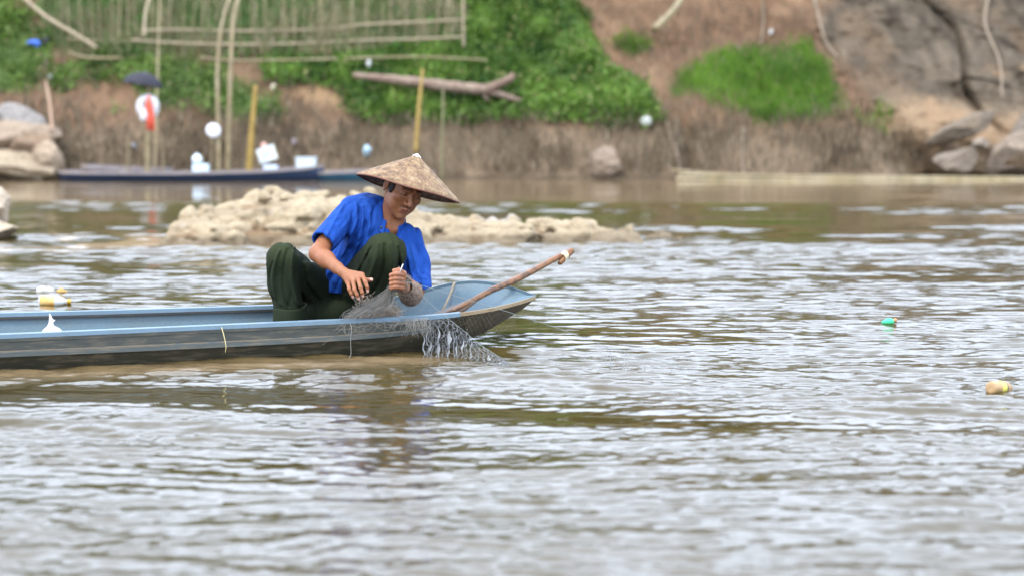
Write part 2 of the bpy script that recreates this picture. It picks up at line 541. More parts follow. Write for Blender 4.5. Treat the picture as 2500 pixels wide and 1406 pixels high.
def bank_Y(X, Z):
    """how far back the bank's face lies at height Z"""
    px = 1250 + X * FOC / 35.5
    py = 303 + (CAM_H - Z) * FOC / 35.5
    prof = np.interp(Z, [-1.2, -0.2, 0.0, 0.9, 1.4, 3.8, 6.4, 9.2, 10.2], [-1.2, -0.3, 0.0, 0.95, 1.6, 5.0, 8.2, 13.7, 60.0])
    # right of the green mound the bank falls back in a gully; the grass tuft and the slab stand forward again
    right = sstep(-6, 40, poly_sd(px, py, [(-900,900),(-900,-900),(1190,-900),(1375,0),(1485,150),(1615,265),(1640,330),(1650,900)]))
    tuft = sstep(60, -60, poly_sd(px, py, [(1640,520),(1660,230),(1760,140),(1880,110),(1990,140),(2120,290),(2230,440),(2240,520)]))
    slab = sstep(60, -60, poly_sd(px, py, R_SLAB))
    Y = 34.1 + prof + 2.2 * right - 1.5 * right * tuft - 1.3 * right * slab
    Y += 0.35 * fbm(X * 0.5, Z * 0.8, 0, 41) + 0.16 * fbm(X * 2.2, Z * 2.6, 3, 42) * (1 + slab)
    Y += 0.05 * fbm(X * 9, Z * 7, 1, 43)
    # cracks in the slab
    cr = np.abs(vnoise(X * 0.7 + 0.5 * Z, Z * 0.8 + 0.3 * X, 0, 44))
    Y += 0.10 * slab * right * sstep(0.06, 0.0, cr) + slab * (0.22 * fbm(X * 1.1, Z * 1.8, 2, 46) + 0.10 * np.abs(vnoise(X * 4 + Z, Z * 5, 0, 47)))
    crack = np.abs(px - (2415 + 22 * np.sin(py / 45.0) + (py - 120) * 0.16))
    Y += 0.5 * sstep(14, 3, crack) * sstep(350, 300, py)
    return Y

BXs = np.concatenate([np.linspace(-60, -17.1, 50), np.linspace(-17, 15, 720), np.linspace(15.1, 60, 50)])
BZs = np.concatenate([np.linspace(-1.2, -0.15, 8), np.linspace(-0.1, 4.3, 240), np.linspace(4.35, 10.2, 60)])
def build_bank():
    X, Z = np.meshgrid(BXs, BZs)
    Y = bank_Y(X, Z)
    Zp = Z + 0.7 * sstep(6, 9, Z) * fbm(X * 0.12, Z * 0.1, 0, 60)
    px = 1250 + X * FOC / Y
    py = 303 + (CAM_H - Z) * FOC / Y
    wob = fbm(X * 1.3, Z * 1.6, 0, 50)
    m = bank_masks(px, py, wob)
    n1 = fbm(X * 1.0, Z * 1.4, 5, 51)[..., None]; n2 = fbm(X * 6, Z * 4, 5, 52)[..., None]; n3 = fbm(X * 5, Z * 0.9, 5, 53)[..., None]
    earth = V(.225, .150, .105) * (1 + .30 * n1) + V(.10, .065, .045) * n2
    earth = lerp(earth, V(.36, .25, .18), sstep(.15, .5, n1 + .3 * n2) * .7)
    drift = V(.27, .235, .19) * (1 + .5 * n3)
    low = sstep(1.15, .8, Z + .25 * wob)[..., None]
    c = lerp(earth, drift, .60 * low)
    soil_g = V(.06, .13, .03) * (1 + .5 * n2)
    grn = np.clip(m['main'] + m['left'] + m['tuft'] + m['small'], 0, 1)[..., None]
    c = lerp(c, V(.115, .125, .06) * (1 + .4 * n3), (m['fence'] * .8)[..., None])
    c = lerp(c, soil_g, grn * .9)
    grey = V(.125, .108, .090) * (1 + .55 * n1 + .8 * n2)
    tan = V(.33, .25, .18) * (1 + .25 * n2)
    up = sstep(1.15, 1.75, Z + .5 * n1[..., 0])[..., None]
    rock = lerp(tan, grey, up)
    blot = sstep(.30, .42, fbm(X * 1.1 + 4, Z * 1.4, 9, 57))[..., None]
    rock = lerp(rock, V(.36, .26, .18), blot * .8)
    rock = lerp(rock, V(.20, .15, .11), sstep(-.05, .35, fbm(X * .8 - 3, Z * 1.1, 4, 58))[..., None] * .7)
    c = lerp(c, rock, (m['rock'] * sstep(-14, 20, px - 1990))[..., None])
    path = np.exp(-((py - (225 + (px - 760) * .28)) / 22) ** 2) * sstep(680, 760, px) * sstep(960, 900, px)
    c = lerp(c, V(.42, .30, .19), (path * .8)[..., None])
    up2 = sstep(4.3, 5.5, Z)[..., None]
    c = lerp(c, V(.060, .066, .020) * (1 + .6 * n1), up2 * .8 * (px < 1900)[..., None])
    wet = sstep(0.10, 0.02, Z)[..., None]
    c = c * (1 - .45 * wet)
    c = np.clip(c * (V(.58, .52, .43)), .01, .8)
    ny, nx = X.shape
    v = np.stack([X, Y, Zp], -1).reshape(-1, 3)
    ii = np.arange(ny * nx).reshape(ny, nx)
    f = np.stack([ii[:-1, :-1], ii[:-1, 1:], ii[1:, 1:], ii[1:, :-1]], -1).reshape(-1, 4)
    mt = mat('bank_soil', (1, 1, 1), .92, noise=.25, nscale=5, bump=.7, bscale=14, use_attr=True, spec=.15)
    put('bank_terrain', (v, f, c.reshape(-1, 3)), mt, kind='structure', origin=(0, 36, 0))
build_bank()

def river_bed():
    mb = MB().add([(-200, -60, -1.3), (200, -60, -1.3), (200, 200, -1.3), (-200, 200, -1.3)], [(0, 1, 2, 3)])
    put('ground', mb, mat('river_mud', (.2, .14, .09), .9), kind='structure', origin=(0, 0, -1.3))
river_bed()

# ---- leaves and dry stems that clothe the bank
def scatter(name, label, n, masks, zmax, size, cols, thick, kindstem=False, seed=1, xr=(-11.5, 11.5), zr=(0.1, 5.0), asp=1.0, hang=0.0, mt=None, cat='ground cover'):
    r = np.random.default_rng(seed)
    X = r.uniform(xr[0], xr[1], n * 3); Z = r.uniform(zr[0], zr[1], n * 3)
    Y = bank_Y(X, Z)
    px = 1250 + X * FOC / Y; py = 303 + (CAM_H - Z) * FOC / Y
    wob = fbm(X * 1.3, Z * 1.6, 0, 50)
    m = bank_masks(px, py, wob)
    p = masks(m, X, Z, px, py)
    keep = r.random(n * 3) < p
    X, Y, Z = X[keep][:n], Y[keep][:n], Z[keep][:n]
    k = len(X)
    cl = fbm(X * 1.8, Z * 2.0, 7, 70 + seed)
    cl2 = fbm(X * 5, Z * 5, 7, 75 + seed)
    out = thick * (0.35 + 0.65 * r.random(k)) * (0.6 + 1.2 * np.clip(cl + .35 * cl2 + .3, 0, 1))
    P = np.stack([X + r.normal(0, .03, k), Y - out, Z + .35 * out], 1)
    s = size * r.uniform(.6, 1.4, k)
    if kindstem:
        d = np.stack([r.normal(0, .28, k), r.normal(-.1, .2, k), np.ones(k) * (1 if hang == 0 else hang)], 1)
    else:
        d = r.normal(0, 1, (k, 3)); d[:, 2] += .3; d[:, 1] -= .2
    d /= np.linalg.norm(d, axis=1)[:, None]
    e = np.cross(d, r.normal(0, 1, (k, 3))); e /= np.linalg.norm(e, axis=1)[:, None] + 1e-9
    w = (s / asp)[:, None]; l = s[:, None]
    v = np.stack([P, P + d * l * .5 + e * w * .5, P + d * l, P + d * l * .5 - e * w * .5], 1).reshape(-1, 3)
    f = np.arange(k * 4).reshape(k, 4)
    t = np.clip(.5 + .9 * cl + r.normal(0, .22, k), 0, 1)[:, None]
    c = lerp(np.asarray(cols[0]), np.asarray(cols[1]), t)
    c = np.where((r.random(k) < .06)[:, None], np.asarray(cols[2]), c)
    c = np.repeat(c, 4, 0)
    o = put(name, (v, f, c), mt, label=label, cat=cat, kind='stuff', smooth=False, origin=(float(X.mean()), 35.5, 0.5))
    return o

leaf_mat = mat('leaf', (1, 1, 1), .55, use_attr=True, spec=.3, trans=.35)
dry_mat = mat('dry_stem', (1, 1, 1), .9, use_attr=True, spec=.1)
grn = ((.024, .066, .010), (.150, .255, .038), (.26, .25, .09))
scatter('creeper_foliage', 'thick bright green creeper covering the mound right of the bamboo fence', 42000,
        lambda m, X, Z, px, py: m['main'], 9, .075, grn, .22, seed=1, xr=(-5, 4.2), zr=(.9, 5.4), mt=leaf_mat)
scatter('weed_foliage', 'low green weeds patching the slope behind the umbrella and far boats', 34000,
        lambda m, X, Z, px, py: m['left'] * (.15 + .85 * sstep(-.35, .05, fbm(X * 1.5, Z * 2, 2, 80))), 9, .075, ((.030, .066, .012), (.155, .24, .045), (.27, .24, .11)), .18, seed=2, xr=(-17, -3.2), zr=(.9, 5.2), mt=leaf_mat)
scatter('tuft_grass', 'vivid green grass tuft crowning the brown earth hump at right', 14000,
        lambda m, X, Z, px, py: np.clip(m['tuft'] * (.3 + .7 * sstep(-.4, .1, fbm(X * 1.4, Z * 2.2, 2, 81))) + m['small'] * .8, 0, 1), 9, .15, ((.045, .105, .010), (.14, .26, .024), (.24, .21, .09)), .10, kindstem=True, seed=3, xr=(1.5, 8), zr=(.7, 3.2), asp=7, mt=leaf_mat)
scatter('plot_vegetation', 'pale dry stems and thin green growth on the fenced garden plot', 17000,
        lambda m, X, Z, px, py: m['fence'] * (1 - m['main']) * .9, 9, .26, ((.07, .12, .035), (.20, .175, .10), (.28, .23, .16)), .15, kindstem=True, seed=4, xr=(-10.5, -.6), zr=(1.5, 5.6), asp=11, mt=dry_mat)
scatter('plot_leaf_foliage', 'scattered green leaves growing between the dry stems of the plot', 9000,
        lambda m, X, Z, px, py: m['fence'] * (1 - m['main']) * sstep(-.2, .3, fbm(X * 1.2, Z * 1.2, 3, 90)), 9, .085, ((.04, .14, .02), (.10, .26, .04), (.28, .28, .12)), .12, seed=5, xr=(-10.5, -.6), zr=(1.5, 5.6), mt=leaf_mat)
scatter('dry_undergrowth', 'grey brown dead stems and roots matting the lower river bank', 19000,
        lambda m, X, Z, px, py: np.clip((1 - m['main'] - m['left'] - m['rock'] * 1.0 - m['tuft'] - m['fence']), 0, 1) * (.25 + .75 * sstep(1.6, .9, Z)) * sstep(-.5, .3, fbm(X * 1.1, Z * .7, 1, 95) + .25), 9, .24,
        ((.075, .056, .036), (.185, .145, .095), (.27, .225, .15)), .06, kindstem=True, seed=6, xr=(-17, 9.5), zr=(.02, 3.6), asp=12, mt=dry_mat)
scatter('hilltop_foliage', 'dark green bushes on the hill above the river bank', 16000,
        lambda m, X, Z, px, py: np.ones_like(X) * (.5 + .5 * (fbm(X * .4, Z * .5, 2, 99) > -.1)), 9, .42, ((.014, .022, .004), (.038, .052, .012), (.06, .06, .02)), .9, seed=8, xr=(-40, 40), zr=(4.8, 9.2), mt=leaf_mat)
# ------------------------------------------------------------------ ROCKS
rock_cream = mat('cream_rock', (1, 1, 1), .9, noise=.22, nscale=6, bump=.8, bscale=22, use_attr=True, spec=.15)

def island():
    h = .021
    lo = at(380, 600, 14.9); hi = at(1610, 600, 17.9)
    P = grid((lo[0] - .1, 14.9, -.12), (hi[0] + .1, 17.7, .56), h)
    X, Y, Z = P[:3]
    px = 1250 + X * FOC / 15.6
    top = np.interp(px, [385, 410, 430, 500, 545, 590, 640, 700, 760, 830, 880, 960, 1030, 1070, 1110, 1150, 1200, 1250, 1310, 1350, 1410, 1450, 1480, 1520, 1565, 1590],
                    [-.1, .19, .23, .25, .30, .385, .36, .375, .35, .355, .32, .27, .21, .17, .155, .21, .16, .13, .155, .14, .175, .17, .10, .085, .03, -.1])
    yc = np.interp(px, [385, 600, 900, 1100, 1590], [16.1, 16.5, 16.5, 16.3, 16.2])
    w = np.interp(px, [385, 450, 900, 1050, 1300, 1590], [.5, .95, 1.0, .75, .6, .25])
    q = np.abs((Y - yc) / w)
    prof = np.clip(1 - q ** 2.6, -1.2, 1)
    ht = np.where(top > 0, top * prof, top)
    d = (Z - ht) * .72
    n = fbm(X * 3.2, Y * 3.2, Z * 3.4, 101, 4)
    b = np.abs(vnoise(X * 6.3, Y * 6.3, Z * 7, 105)); b2 = np.abs(vnoise(X * 12, Y * 12, Z * 13, 106))
    d = d + .12 * n - .10 * (b - .3) - .06 * (b2 - .3) + .03 * np.clip(vnoise(X * 9, Y * 9, Z * 10, 107) - .35, 0, 1) * 2.5
    d = np.maximum(d, np.abs(Z - .2) - .31)
    v, f = largest(*nets(d, P[3], P[4]), .5)
    v = relax(v, f, 1, .4)
    x, y, z = v.T
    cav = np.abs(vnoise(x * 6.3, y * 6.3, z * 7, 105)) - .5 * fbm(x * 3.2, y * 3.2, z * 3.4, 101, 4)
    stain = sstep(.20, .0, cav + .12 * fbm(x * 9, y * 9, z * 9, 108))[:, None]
    g = fbm(x * 2, y * 2, z * 4, 109)[:, None]
    c = lerp(V(.30, .240, .155), V(.245, .19, .12), sstep(-.2, .4, g))
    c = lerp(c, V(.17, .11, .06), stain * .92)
    c = lerp(c, V(.34, .32, .30), sstep(.25, .5, g) * .6)
    wet = sstep(.11, .04, z + .03 * g[:, 0])[:, None]
    c = lerp(c, V(.11, .082, .052), wet * .75)
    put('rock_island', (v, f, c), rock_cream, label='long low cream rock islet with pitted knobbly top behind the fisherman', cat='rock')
island()

def boulder(name, label, c0, rad, seed, base=(.4, .33, .25), rot=0.0, flat=6, amp=.10, group=None, dark=.5, tilt=0.0, parent=None, wetz=.12):
    r = np.random.default_rng(seed)
    n = 56
    # cube-sphere
    t = np.tan(np.linspace(-1, 1, n) * math.pi / 4)
    A, B = np.meshgrid(t, t, indexing='ij'); O = np.ones_like(A)
    vs, fs = [], []
    for k, (x, y, z) in enumerate(((O, A, B), (-O, B, A), (B, O, A), (A, -O, B), (A, B, O), (B, A, -O))):
        q = np.stack([x, y, z], -1).reshape(-1, 3); q /= np.linalg.norm(q, axis=1)[:, None]
        ii = np.arange(n * n).reshape(n, n) + k * n * n
        vs.append(q); fs.append(np.stack([ii[:-1, :-1], ii[1:, :-1], ii[1:, 1:], ii[:-1, 1:]], -1).reshape(-1, 4))
    d = np.concatenate(vs); f = np.concatenate(fs)
    rr = np.ones(len(d))
    for _ in range(flat):
        nrm = unit(r.normal(0, 1, 3)); off = r.uniform(.50, .84)
        t_ = off / np.maximum(d @ nrm, 1e-3)
        rr = np.where((d @ nrm) > 0, -smin(-rr, -np.minimum(t_, 9), .0001) if False else np.minimum(rr, t_), rr)
    k = d * 1.0
    rr = rr * (1 + amp * fbm(k[:, 0] * 2 + seed, k[:, 1] * 2, k[:, 2] * 2, seed, 5) + .35 * amp * fbm(k[:, 0] * 8 + seed, k[:, 1] * 8, k[:, 2] * 8, seed + 3, 3))
    v = d * rr[:, None] * np.asarray(rad)
    ca, sa = math.cos(tilt), math.sin(tilt)
    v = v @ np.array([[ca, 0, sa], [0, 1, 0], [-sa, 0, ca]]).T
    ca, sa = math.cos(rot), math.sin(rot)
    v = v @ np.array([[ca, -sa, 0], [sa, ca, 0], [0, 0, 1]]).T
    v = v + np.asarray(c0)
    x, y, z = (v / max(rad) * 2).T
    g = fbm(x * 1.3, y * 1.3, z * 2.2, seed + 9)[:, None]; g2 = fbm(x * 5, y * 5, z * 6, seed + 10)[:, None]
    c = V(*base) * .60 * (1 + .25 * g + .3 * g2)
    c = lerp(c, V(*base) * V(.42, .36, .30), sstep(.18, .45, fbm(x * 2.4, y * 2.4, z * 2.4, seed + 12)[:, None] + .2 * g2) * dark)
    wet = sstep(wetz, wetz * .2, v[:, 2] + .03 * g[:, 0])[:, None]
    c = lerp(c, c * .5, wet)
    return put(name, (v, f, np.clip(c, .02, .85)), rock_cream, label=label, cat='rock', group=group, parent=parent)

# the near rock that pokes into the frame at the left edge
boulder('river_rock', 'rounded cream rock cut by the left edge, nearer than the far bank', at(-45, 530, 16.9), (.32, .45, .30), 201, (.62, .50, .37), amp=.13)
boulder('river_rock', 'low rock at the waterline under the rounded cream rock at left edge', at(-12, 560, 16.4), (.19, .3, .10), 202, (.58, .47, .34), amp=.15)
# boulders on the far bank, left
P_ = at
boulder('boulder', 'pointed grey topped boulder, highest of the left bank rocks', at(35, 315, 34.9), (.72, .7, .50), 211, (0.391, 0.357, 0.323), flat=9, tilt=.35)
boulder('boulder', 'broad tan boulder slab lying across the left bank rocks', at(40, 335, 34.3), (.82, .8, .34), 212, (0.425, 0.323, 0.230), flat=7, tilt=-.1)
boulder('boulder', 'brown rounded boulder tucked in the middle of the left bank rocks', at(80, 352, 33.8), (.42, .5, .22), 216, (.34, .24, .16), flat=4, tilt=-.25)
boulder('boulder', 'pale yellow boulder at the waterline beside the dark boat stern', at(60, 405, 33.6), (.66, .6, .30), 213, (0.510, 0.408, 0.281), flat=6, tilt=.22, amp=.16)
boulder('boulder', 'round tan boulder touching the left end of the dark boat', at(122, 385, 33.8), (.33, .5, .34), 214, (0.476, 0.365, 0.255), flat=5, amp=.12)
boulder('boulder', 'cream boulder at the far left edge of the frame', at(-60, 380, 34.0), (.7, .7, .45), 215, (0.468, 0.365, 0.264), flat=6)
# small outcrop below the green mound
boulder('bank_rock', 'tan domed rock at the waterline below the green mound', at(1480, 405, 34.5), (.42, .5, .36), 221, (.34, .26, .19), flat=5, amp=.14)
boulder('bank_rock', 'small angular rock right of the domed rock by the water', at(1545, 418, 34.6), (.30, .4, .24), 222, (.36, .28, .2), flat=8)
# right end of the bank
boulder('bank_rock', 'tilted pale slab leaning at the right edge of the frame', at(2455, 370, 34.6), (.55, .5, .25), 231, (0.331, 0.259, 0.194), flat=12, tilt=-.65, amp=.07)
boulder('bank_rock', 'rounded brown rock at the water left of the tilted slab', at(2335, 395, 34.6), (.50, .5, .27), 232, (0.270, 0.217, 0.165), flat=11, tilt=-.2)
boulder('bank_rock', 'dark rock at the water under the tilted slab', at(2460, 418, 34.2), (.42, .4, .16), 233, (.12, .09, .065), flat=11)
boulder('bank_rock', 'pitted brown ledge above the rounded brown rock', at(2350, 320, 35.3), (.78, .5, .24), 234, (0.274, 0.216, 0.158), flat=13, tilt=-.45, amp=.14)
boulder('bank_rock', 'second slab tilted against the right edge, uppermost', at(2505, 305, 35.2), (.50, .5, .22), 235, (0.238, 0.196, 0.154), flat=12, tilt=-.6)
boulder('bank_rock', 'small knob of rock between the ledge and the tilted slab', at(2395, 352, 34.7), (.17, .2, .12), 236, (0.360, 0.292, 0.225), flat=4)

# ------------------------------------------------------------------ THE FISHERMAN'S BOAT
def smooth_path(pts, n, sig):
    pts = np.asarray(pts, float)
    s = np.concatenate([[0], np.cumsum(np.linalg.norm(np.diff(pts, axis=0), axis=1))])
    return pts, s

def densify(stations, n=150, sig=2.2):
    """stations: K x M x 3 -> n x M x 3 smoothed along the boat"""
    st = np.asarray(stations, float)
    mid = st.mean(1)
    s = np.concatenate([[0], np.cumsum(np.linalg.norm(np.diff(mid, axis=0), axis=1))])
    sk = np.linspace(0, s[-1], n)
    out = np.stack([np.stack([np.interp(sk, s, st[:, j, k]) for k in range(3)], -1) for j in range(st.shape[1])], 1)
    r = int(3 * sig); w = np.exp(-.5 * (np.arange(-r, r + 1) / sig) ** 2); w /= w.sum()
    pad = np.concatenate([2 * out[:1] - out[r:0:-1], out, 2 * out[-1:] - out[-2:-r - 2:-1]], 0)
    sm = sum(w[i] * pad[i:i + n] for i in range(2 * r + 1))
    return sm, s, sk

far_px = np.array([[-500, 775, 8.15], [-60, 766, 8.38], [340, 756, 8.56], [650, 746, 8.74], [900, 738, 8.92], [980, 727, 8.95], [1048, 706, 9.0], [1085, 688, 9.0], [1110, 681, 9.0], [1139, 680, 8.99],
                   [1180, 683, 8.97], [1218, 690, 8.93], [1260, 701, 8.88], [1298, 716, 8.80]])
def farp(x):
    return at(x, np.interp(x, far_px[:, 0], far_px[:, 1]), np.interp(x, far_px[:, 0], far_px[:, 2]))
near = [(0, 818, 7.60), (300, 805, 7.76), (600, 792, 7.93), (850, 781, 8.07), (1000, 775, 8.16), (1060, 771, 8.20), (1110, 767, 8.25), (1160, 760, 8.31), (1205, 752.5, 8.38), (1245, 744, 8.47), (1282, 733, 8.60), (1308, 724, 8.73)]
farx = [-70, 240, 555, 800, 940, 1005, 1060, 1125, 1180, 1228, 1275, 1308]
#   chine height, inset near, inset far, keel drop
chz = [(-.10, .10), (-.10, .10), (-.095, .10), (-.08, .11), (-.055, .12), (-.03, .15), (-.002, .19), (.030, .24), (.062, .29), (.105, .34), (.155, .40), (.195, .46)]
st = []
base_n = at(*near[0]); base_f = farp(farx[0])
# stern, out of the frame to the left
for (t, z0, wv, ch) in ((3.4, .27, .10, .18), (3.0, .235, .55, .02), (2.2, .18, .9, -.08), (1.1, .155, 1.0, -.10)):
    d_ = V(-.95, -.29, 0)
    mid = (base_n + base_f) / 2 + d_ * t; hw = (base_f - base_n) / 2 * wv
    n_ = mid - hw; f_ = mid + hw; n_[2] = z0; f_[2] = z0 + .015
    k = .10 if wv > .6 else .3
    cn = n_ + (f_ - n_) * k; cf = n_ + (f_ - n_) * (1 - k); cn[2] = ch; cf[2] = ch
    st.append([n_, cn, cf, f_])
for i, p in enumerate(near):
    n_ = at(*p); f_ = at(1310, 722.5, 8.78) if i == len(near) - 1 else farp(farx[i])
    z, k = chz[i]
    cn = n_ + (f_ - n_) * k; cf = n_ + (f_ - n_) * (1 - k); cn[2] = z; cf[2] = z + (.01 if i < 6 else .03 * (1 if i < 10 else .3))
    st.append([n_, cn, cf, f_])
SM, SS, SK = densify(st)
BN, BCN, BCF, BF = SM[:, 0], SM[:, 1], SM[:, 2], SM[:, 3]
NS = len(BN)

boat = thing('wooden_canoe', 'weathered blue plank canoe carrying the crouching fisherman', 'boat', (BN[70][0], (BN[70][1] + BF[70][1]) / 2, -.1))
def dirs(A, B):
    d = (B - A).copy(); d[:, 2] = 0
    return d / (np.linalg.norm(d, axis=1)[:, None] + 1e-9)
WD = dirs(BN, BF)              # across the boat, near -> far
WID = np.linalg.norm(BF - BN, axis=1)
tipk = np.clip(WID / .25, 0.05, 1)[:, None]
ZU = V(0, 0, 1)
def strip(mb, rows, c, close=False):
    """rows: list of n x 3 arrays side by side"""
    A = np.stack(rows, 1); n, m_ = A.shape[:2]
    ii = np.arange(n * m_).reshape(n, m_)
    f = []
    rng_ = range(m_ if close else m_ - 1)
    for j in rng_:
        j2 = (j + 1) % m_
        for i in range(n - 1):
            f.append((ii[i, j], ii[i + 1, j], ii[i + 1, j2], ii[i, j2]))
    if close:
        f.append(tuple(ii[0, ::-1])); f.append(tuple(ii[-1]))
    mb.add(A.reshape(-1, 3), f, c)

def wood_paint(name, base, under, amt, rough=.55, stretch=(1.2, 1.2, 7), scale=5, noise=.16, dirt=(.07, .06, .04), dirt_amt=.35):
    m, N, L, b = new_mat(name)
    b.inputs['Roughness'].default_value = rough; b.inputs['Specular IOR Level'].default_value = .35
    tc = N.new('ShaderNodeTexCoord'); mp = N.new('ShaderNodeMapping'); mp.inputs['Scale'].default_value = stretch
    L.new(tc.outputs['Object'], mp.inputs['Vector'])
    nz = N.new('ShaderNodeTexNoise'); nz.inputs['Scale'].default_value = scale; nz.inputs['Detail'].default_value = 9; nz.inputs['Roughness'].default_value = .7
    L.new(mp.outputs['Vector'], nz.inputs['Vector'])
    rp = N.new('ShaderNodeValToRGB'); rp.color_ramp.elements[0].position = 1 - amt; rp.color_ramp.elements[1].position = min(1, 1 - amt + .06)
    L.new(nz.outputs['Fac'], rp.inputs['Fac'])
    mx = N.new('ShaderNodeMixRGB'); mx.inputs['Color1'].default_value = (*base, 1); mx.inputs['Color2'].default_value = (*under, 1)
    L.new(rp.outputs['Color'], mx.inputs['Fac'])
    n2 = N.new('ShaderNodeTexNoise'); n2.inputs['Scale'].default_value = scale * 1.7; n2.inputs['Detail'].default_value = 6
    L.new(mp.outputs['Vector'], n2.inputs['Vector'])
    r2 = N.new('ShaderNodeValToRGB'); r2.color_ramp.elements[0].position = .48; r2.color_ramp.elements[1].position = .75
    r2.color_ramp.elements[1].color = (dirt_amt,) * 3 + (1,)
    L.new(n2.outputs['Fac'], r2.inputs['Fac'])
    m2 = N.new('ShaderNodeMixRGB'); m2.inputs['Color2'].default_value = (*dirt, 1)
    L.new(r2.outputs['Color'], m2.inputs['Fac']); L.new(mx.outputs['Color'], m2.inputs['Color1'])
    n3 = N.new('ShaderNodeTexNoise'); n3.inputs['Scale'].default_value = 60; n3.inputs['Detail'].default_value = 4
    L.new(mp.outputs['Vector'], n3.inputs['Vector'])
    mr = N.new('ShaderNodeMapRange'); mr.inputs['To Min'].default_value = 1 - noise; mr.inputs['To Max'].default_value = 1 + noise
    L.new(n3.outputs['Fac'], mr.inputs['Value'])
    mu = N.new('ShaderNodeMixRGB'); mu.blend_type = 'MULTIPLY'; mu.inputs['Fac'].default_value = 1
    L.new(m2.outputs['Color'], mu.inputs['Color1']); L.new(mr.outputs['Result'], mu.inputs['Color2'])
    L.new(mu.outputs['Color'], b.inputs['Base Color'])
    bp = N.new('ShaderNodeBump'); bp.inputs['Strength'].default_value = .5; bp.inputs['Distance'].default_value = .004
    L.new(nz.outputs['Fac'], bp.inputs['Height']); L.new(bp.outputs['Normal'], b.inputs['Normal'])
    return m
m_out = wood_paint('hull_tar', (.036, .034, .022), (.085, .068, .044), .45, .5, (1.5, 1.5, 10), 4, dirt=(.17, .14, .095), dirt_amt=.5)
m_wale = wood_paint('wale_paint', (.056, .061, .054), (.11, .10, .075), .40, .6, (1.0, 1.0, 6), 6, dirt=(.17, .15, .11), dirt_amt=.6)
m_rail = wood_paint('rail_paint', (.085, .100, .098), (.16, .14, .105), .46, .6, (.9, .9, 14), 5)
m_in = wood_paint('blue_paint', (.092, .145, .178), (.14, .15, .135), .42, .5, (1.2, 1.2, 3.0), 3.6, noise=.25, dirt=(.10, .13, .135), dirt_amt=.75)
m_cap = wood_paint('gunwale_paint', (.135, .205, .262), (.17, .185, .18), .36, .45, (1.0, 1.0, 3), 4, dirt_amt=.2)
m_bow = wood_paint('bow_wood', (.095, .080, .054), (.14, .115, .08), .45, .65, (2.0, 2.0, 9), 5, dirt=(.04, .035, .025), dirt_amt=.7)
m_worn = wood_paint('worn_wood', (.20, .165, .12), (.11, .13, .13), .47, .7, (1.2, 1.2, 10), 7)
m_shade = wood_paint('shade_strip_paint', (.018, .017, .015), (.03, .03, .03), .4)
m_bare = wood_paint('bare_edge', (.27, .20, .115), (.16, .09, .05), .42, .7, (1, 1, 5), 7)

# outer skin, closed with the inner one
t_ = .020
out_n = BN.copy(); out_f = BF.copy()
wale_n = BN * .62 + BCN * .38; wale_f = BF * .62 + BCF * .38
bul = .02 * tipk
mb = MB()
kc = (BCN + BCF) / 2 - ZU * .02 * tipk
OUT = [out_n - ZU * .012, wale_n - WD * bul, BCN, kc, BCF, wale_f + WD * bul, out_f - ZU * .012]
kb = int(NS * .928)
mb2 = MB(); strip(mb2, [q[kb:] for q in OUT], (1, 1, 1))
put('bow_planking', mb2, m_bow, boat, label='bare weathered planking of the bow')
strip(mb, [q[:kb + 1] for q in OUT], (1, 1, 1))
put('hull', mb, m_out, boat, label='dark tarred outer planking')
# inner lining
mb = MB()
tk2 = np.clip(WID / .45, 0, 1)[:, None]
fl_n = BCN + (WD * .015 + ZU * .045) * tk2; fl_f = BCF + (-WD * .015 + ZU * .045) * tk2
up_n = (wale_n - WD * bul) + WD * .020 * tk2; up_f = (wale_f + WD * bul) - WD * .020 * tk2
strip(mb, [out_f - WD * .018 * tipk - ZU * .012, up_f, fl_f, (fl_n + fl_f) / 2 - ZU * .004, fl_n, up_n, out_n + WD * .018 * tipk - ZU * .012], (1, 1, 1))
put('lining', mb, m_in, boat, label='blue painted inner planking')
# gunwale caps
def rail(name, A, dvec, w0, w1, h0, h1, m, label=None, i0=0, i1=None):
    i1 = NS if i1 is None else i1
    mb = MB()
    a = A[i0:i1]; d = dvec[i0:i1]; tk = np.clip(WID[i0:i1] / .20, .10, 1)[:, None]
    strip(mb, [a + d * w0 * tk + ZU * h1, a + d * w1 * tk + ZU * h1, a + d * w1 * tk + ZU * h0, a + d * w0 * tk + ZU * h0], (1, 1, 1), close=True)
    return put(name, mb, m, boat, label=label, smooth=False)
kg = int(NS * .925); kf = int(NS * .80)
rail('gunwale', BN, WD, -.012, .040, -.014, .004, m_cap, 'pale blue near gunwale', 0, kg + 1)
rail('gunwale', BF, WD, -.034, .012, -.014, .004, m_cap, 'blue far gunwale', 0, kf + 1)
rail('bow_edge', BF, WD, -.016, .006, -.013, .003, m_in, 'thin blue edge of the far bow plank', kf, NS)
# outer wale strip below the near gunwale, then the rub rail
iA = 0; iB = int(NS * .885)
dn = (wale_n - WD * bul) - (BN - ZU * .012)
strip_dir = -WD
w_top = BN - ZU * .015
def belt(name, f0, f1, proud, m, label, i0, i1, side=1):
    top = BN - ZU * .012; bot = wale_n - WD * bul
    sd = -WD
    if side < 0:
        top = BF - ZU * .012; bot = wale_f + WD * bul; sd = WD
    a = top + (bot - top) * f0; b = top + (bot - top) * f1
    pr = np.full((NS, 1), proud) * np.clip((i1 - np.arange(NS)) / 10, .15, 1)[:, None] * tipk
    mb = MB()
    rows = [a[i0:i1] - sd[i0:i1] * .003, a[i0:i1] + sd[i0:i1] * pr[i0:i1], b[i0:i1] + sd[i0:i1] * pr[i0:i1], b[i0:i1] - sd[i0:i1] * .003]
    strip(mb, rows, (1, 1, 1), close=True)
    put(name, mb, m, boat, label=label, smooth=False)
belt('wale_plank', .02, .20, .0115, m_wale, 'narrow grey strake under the near gunwale', 0, int(NS * .93))
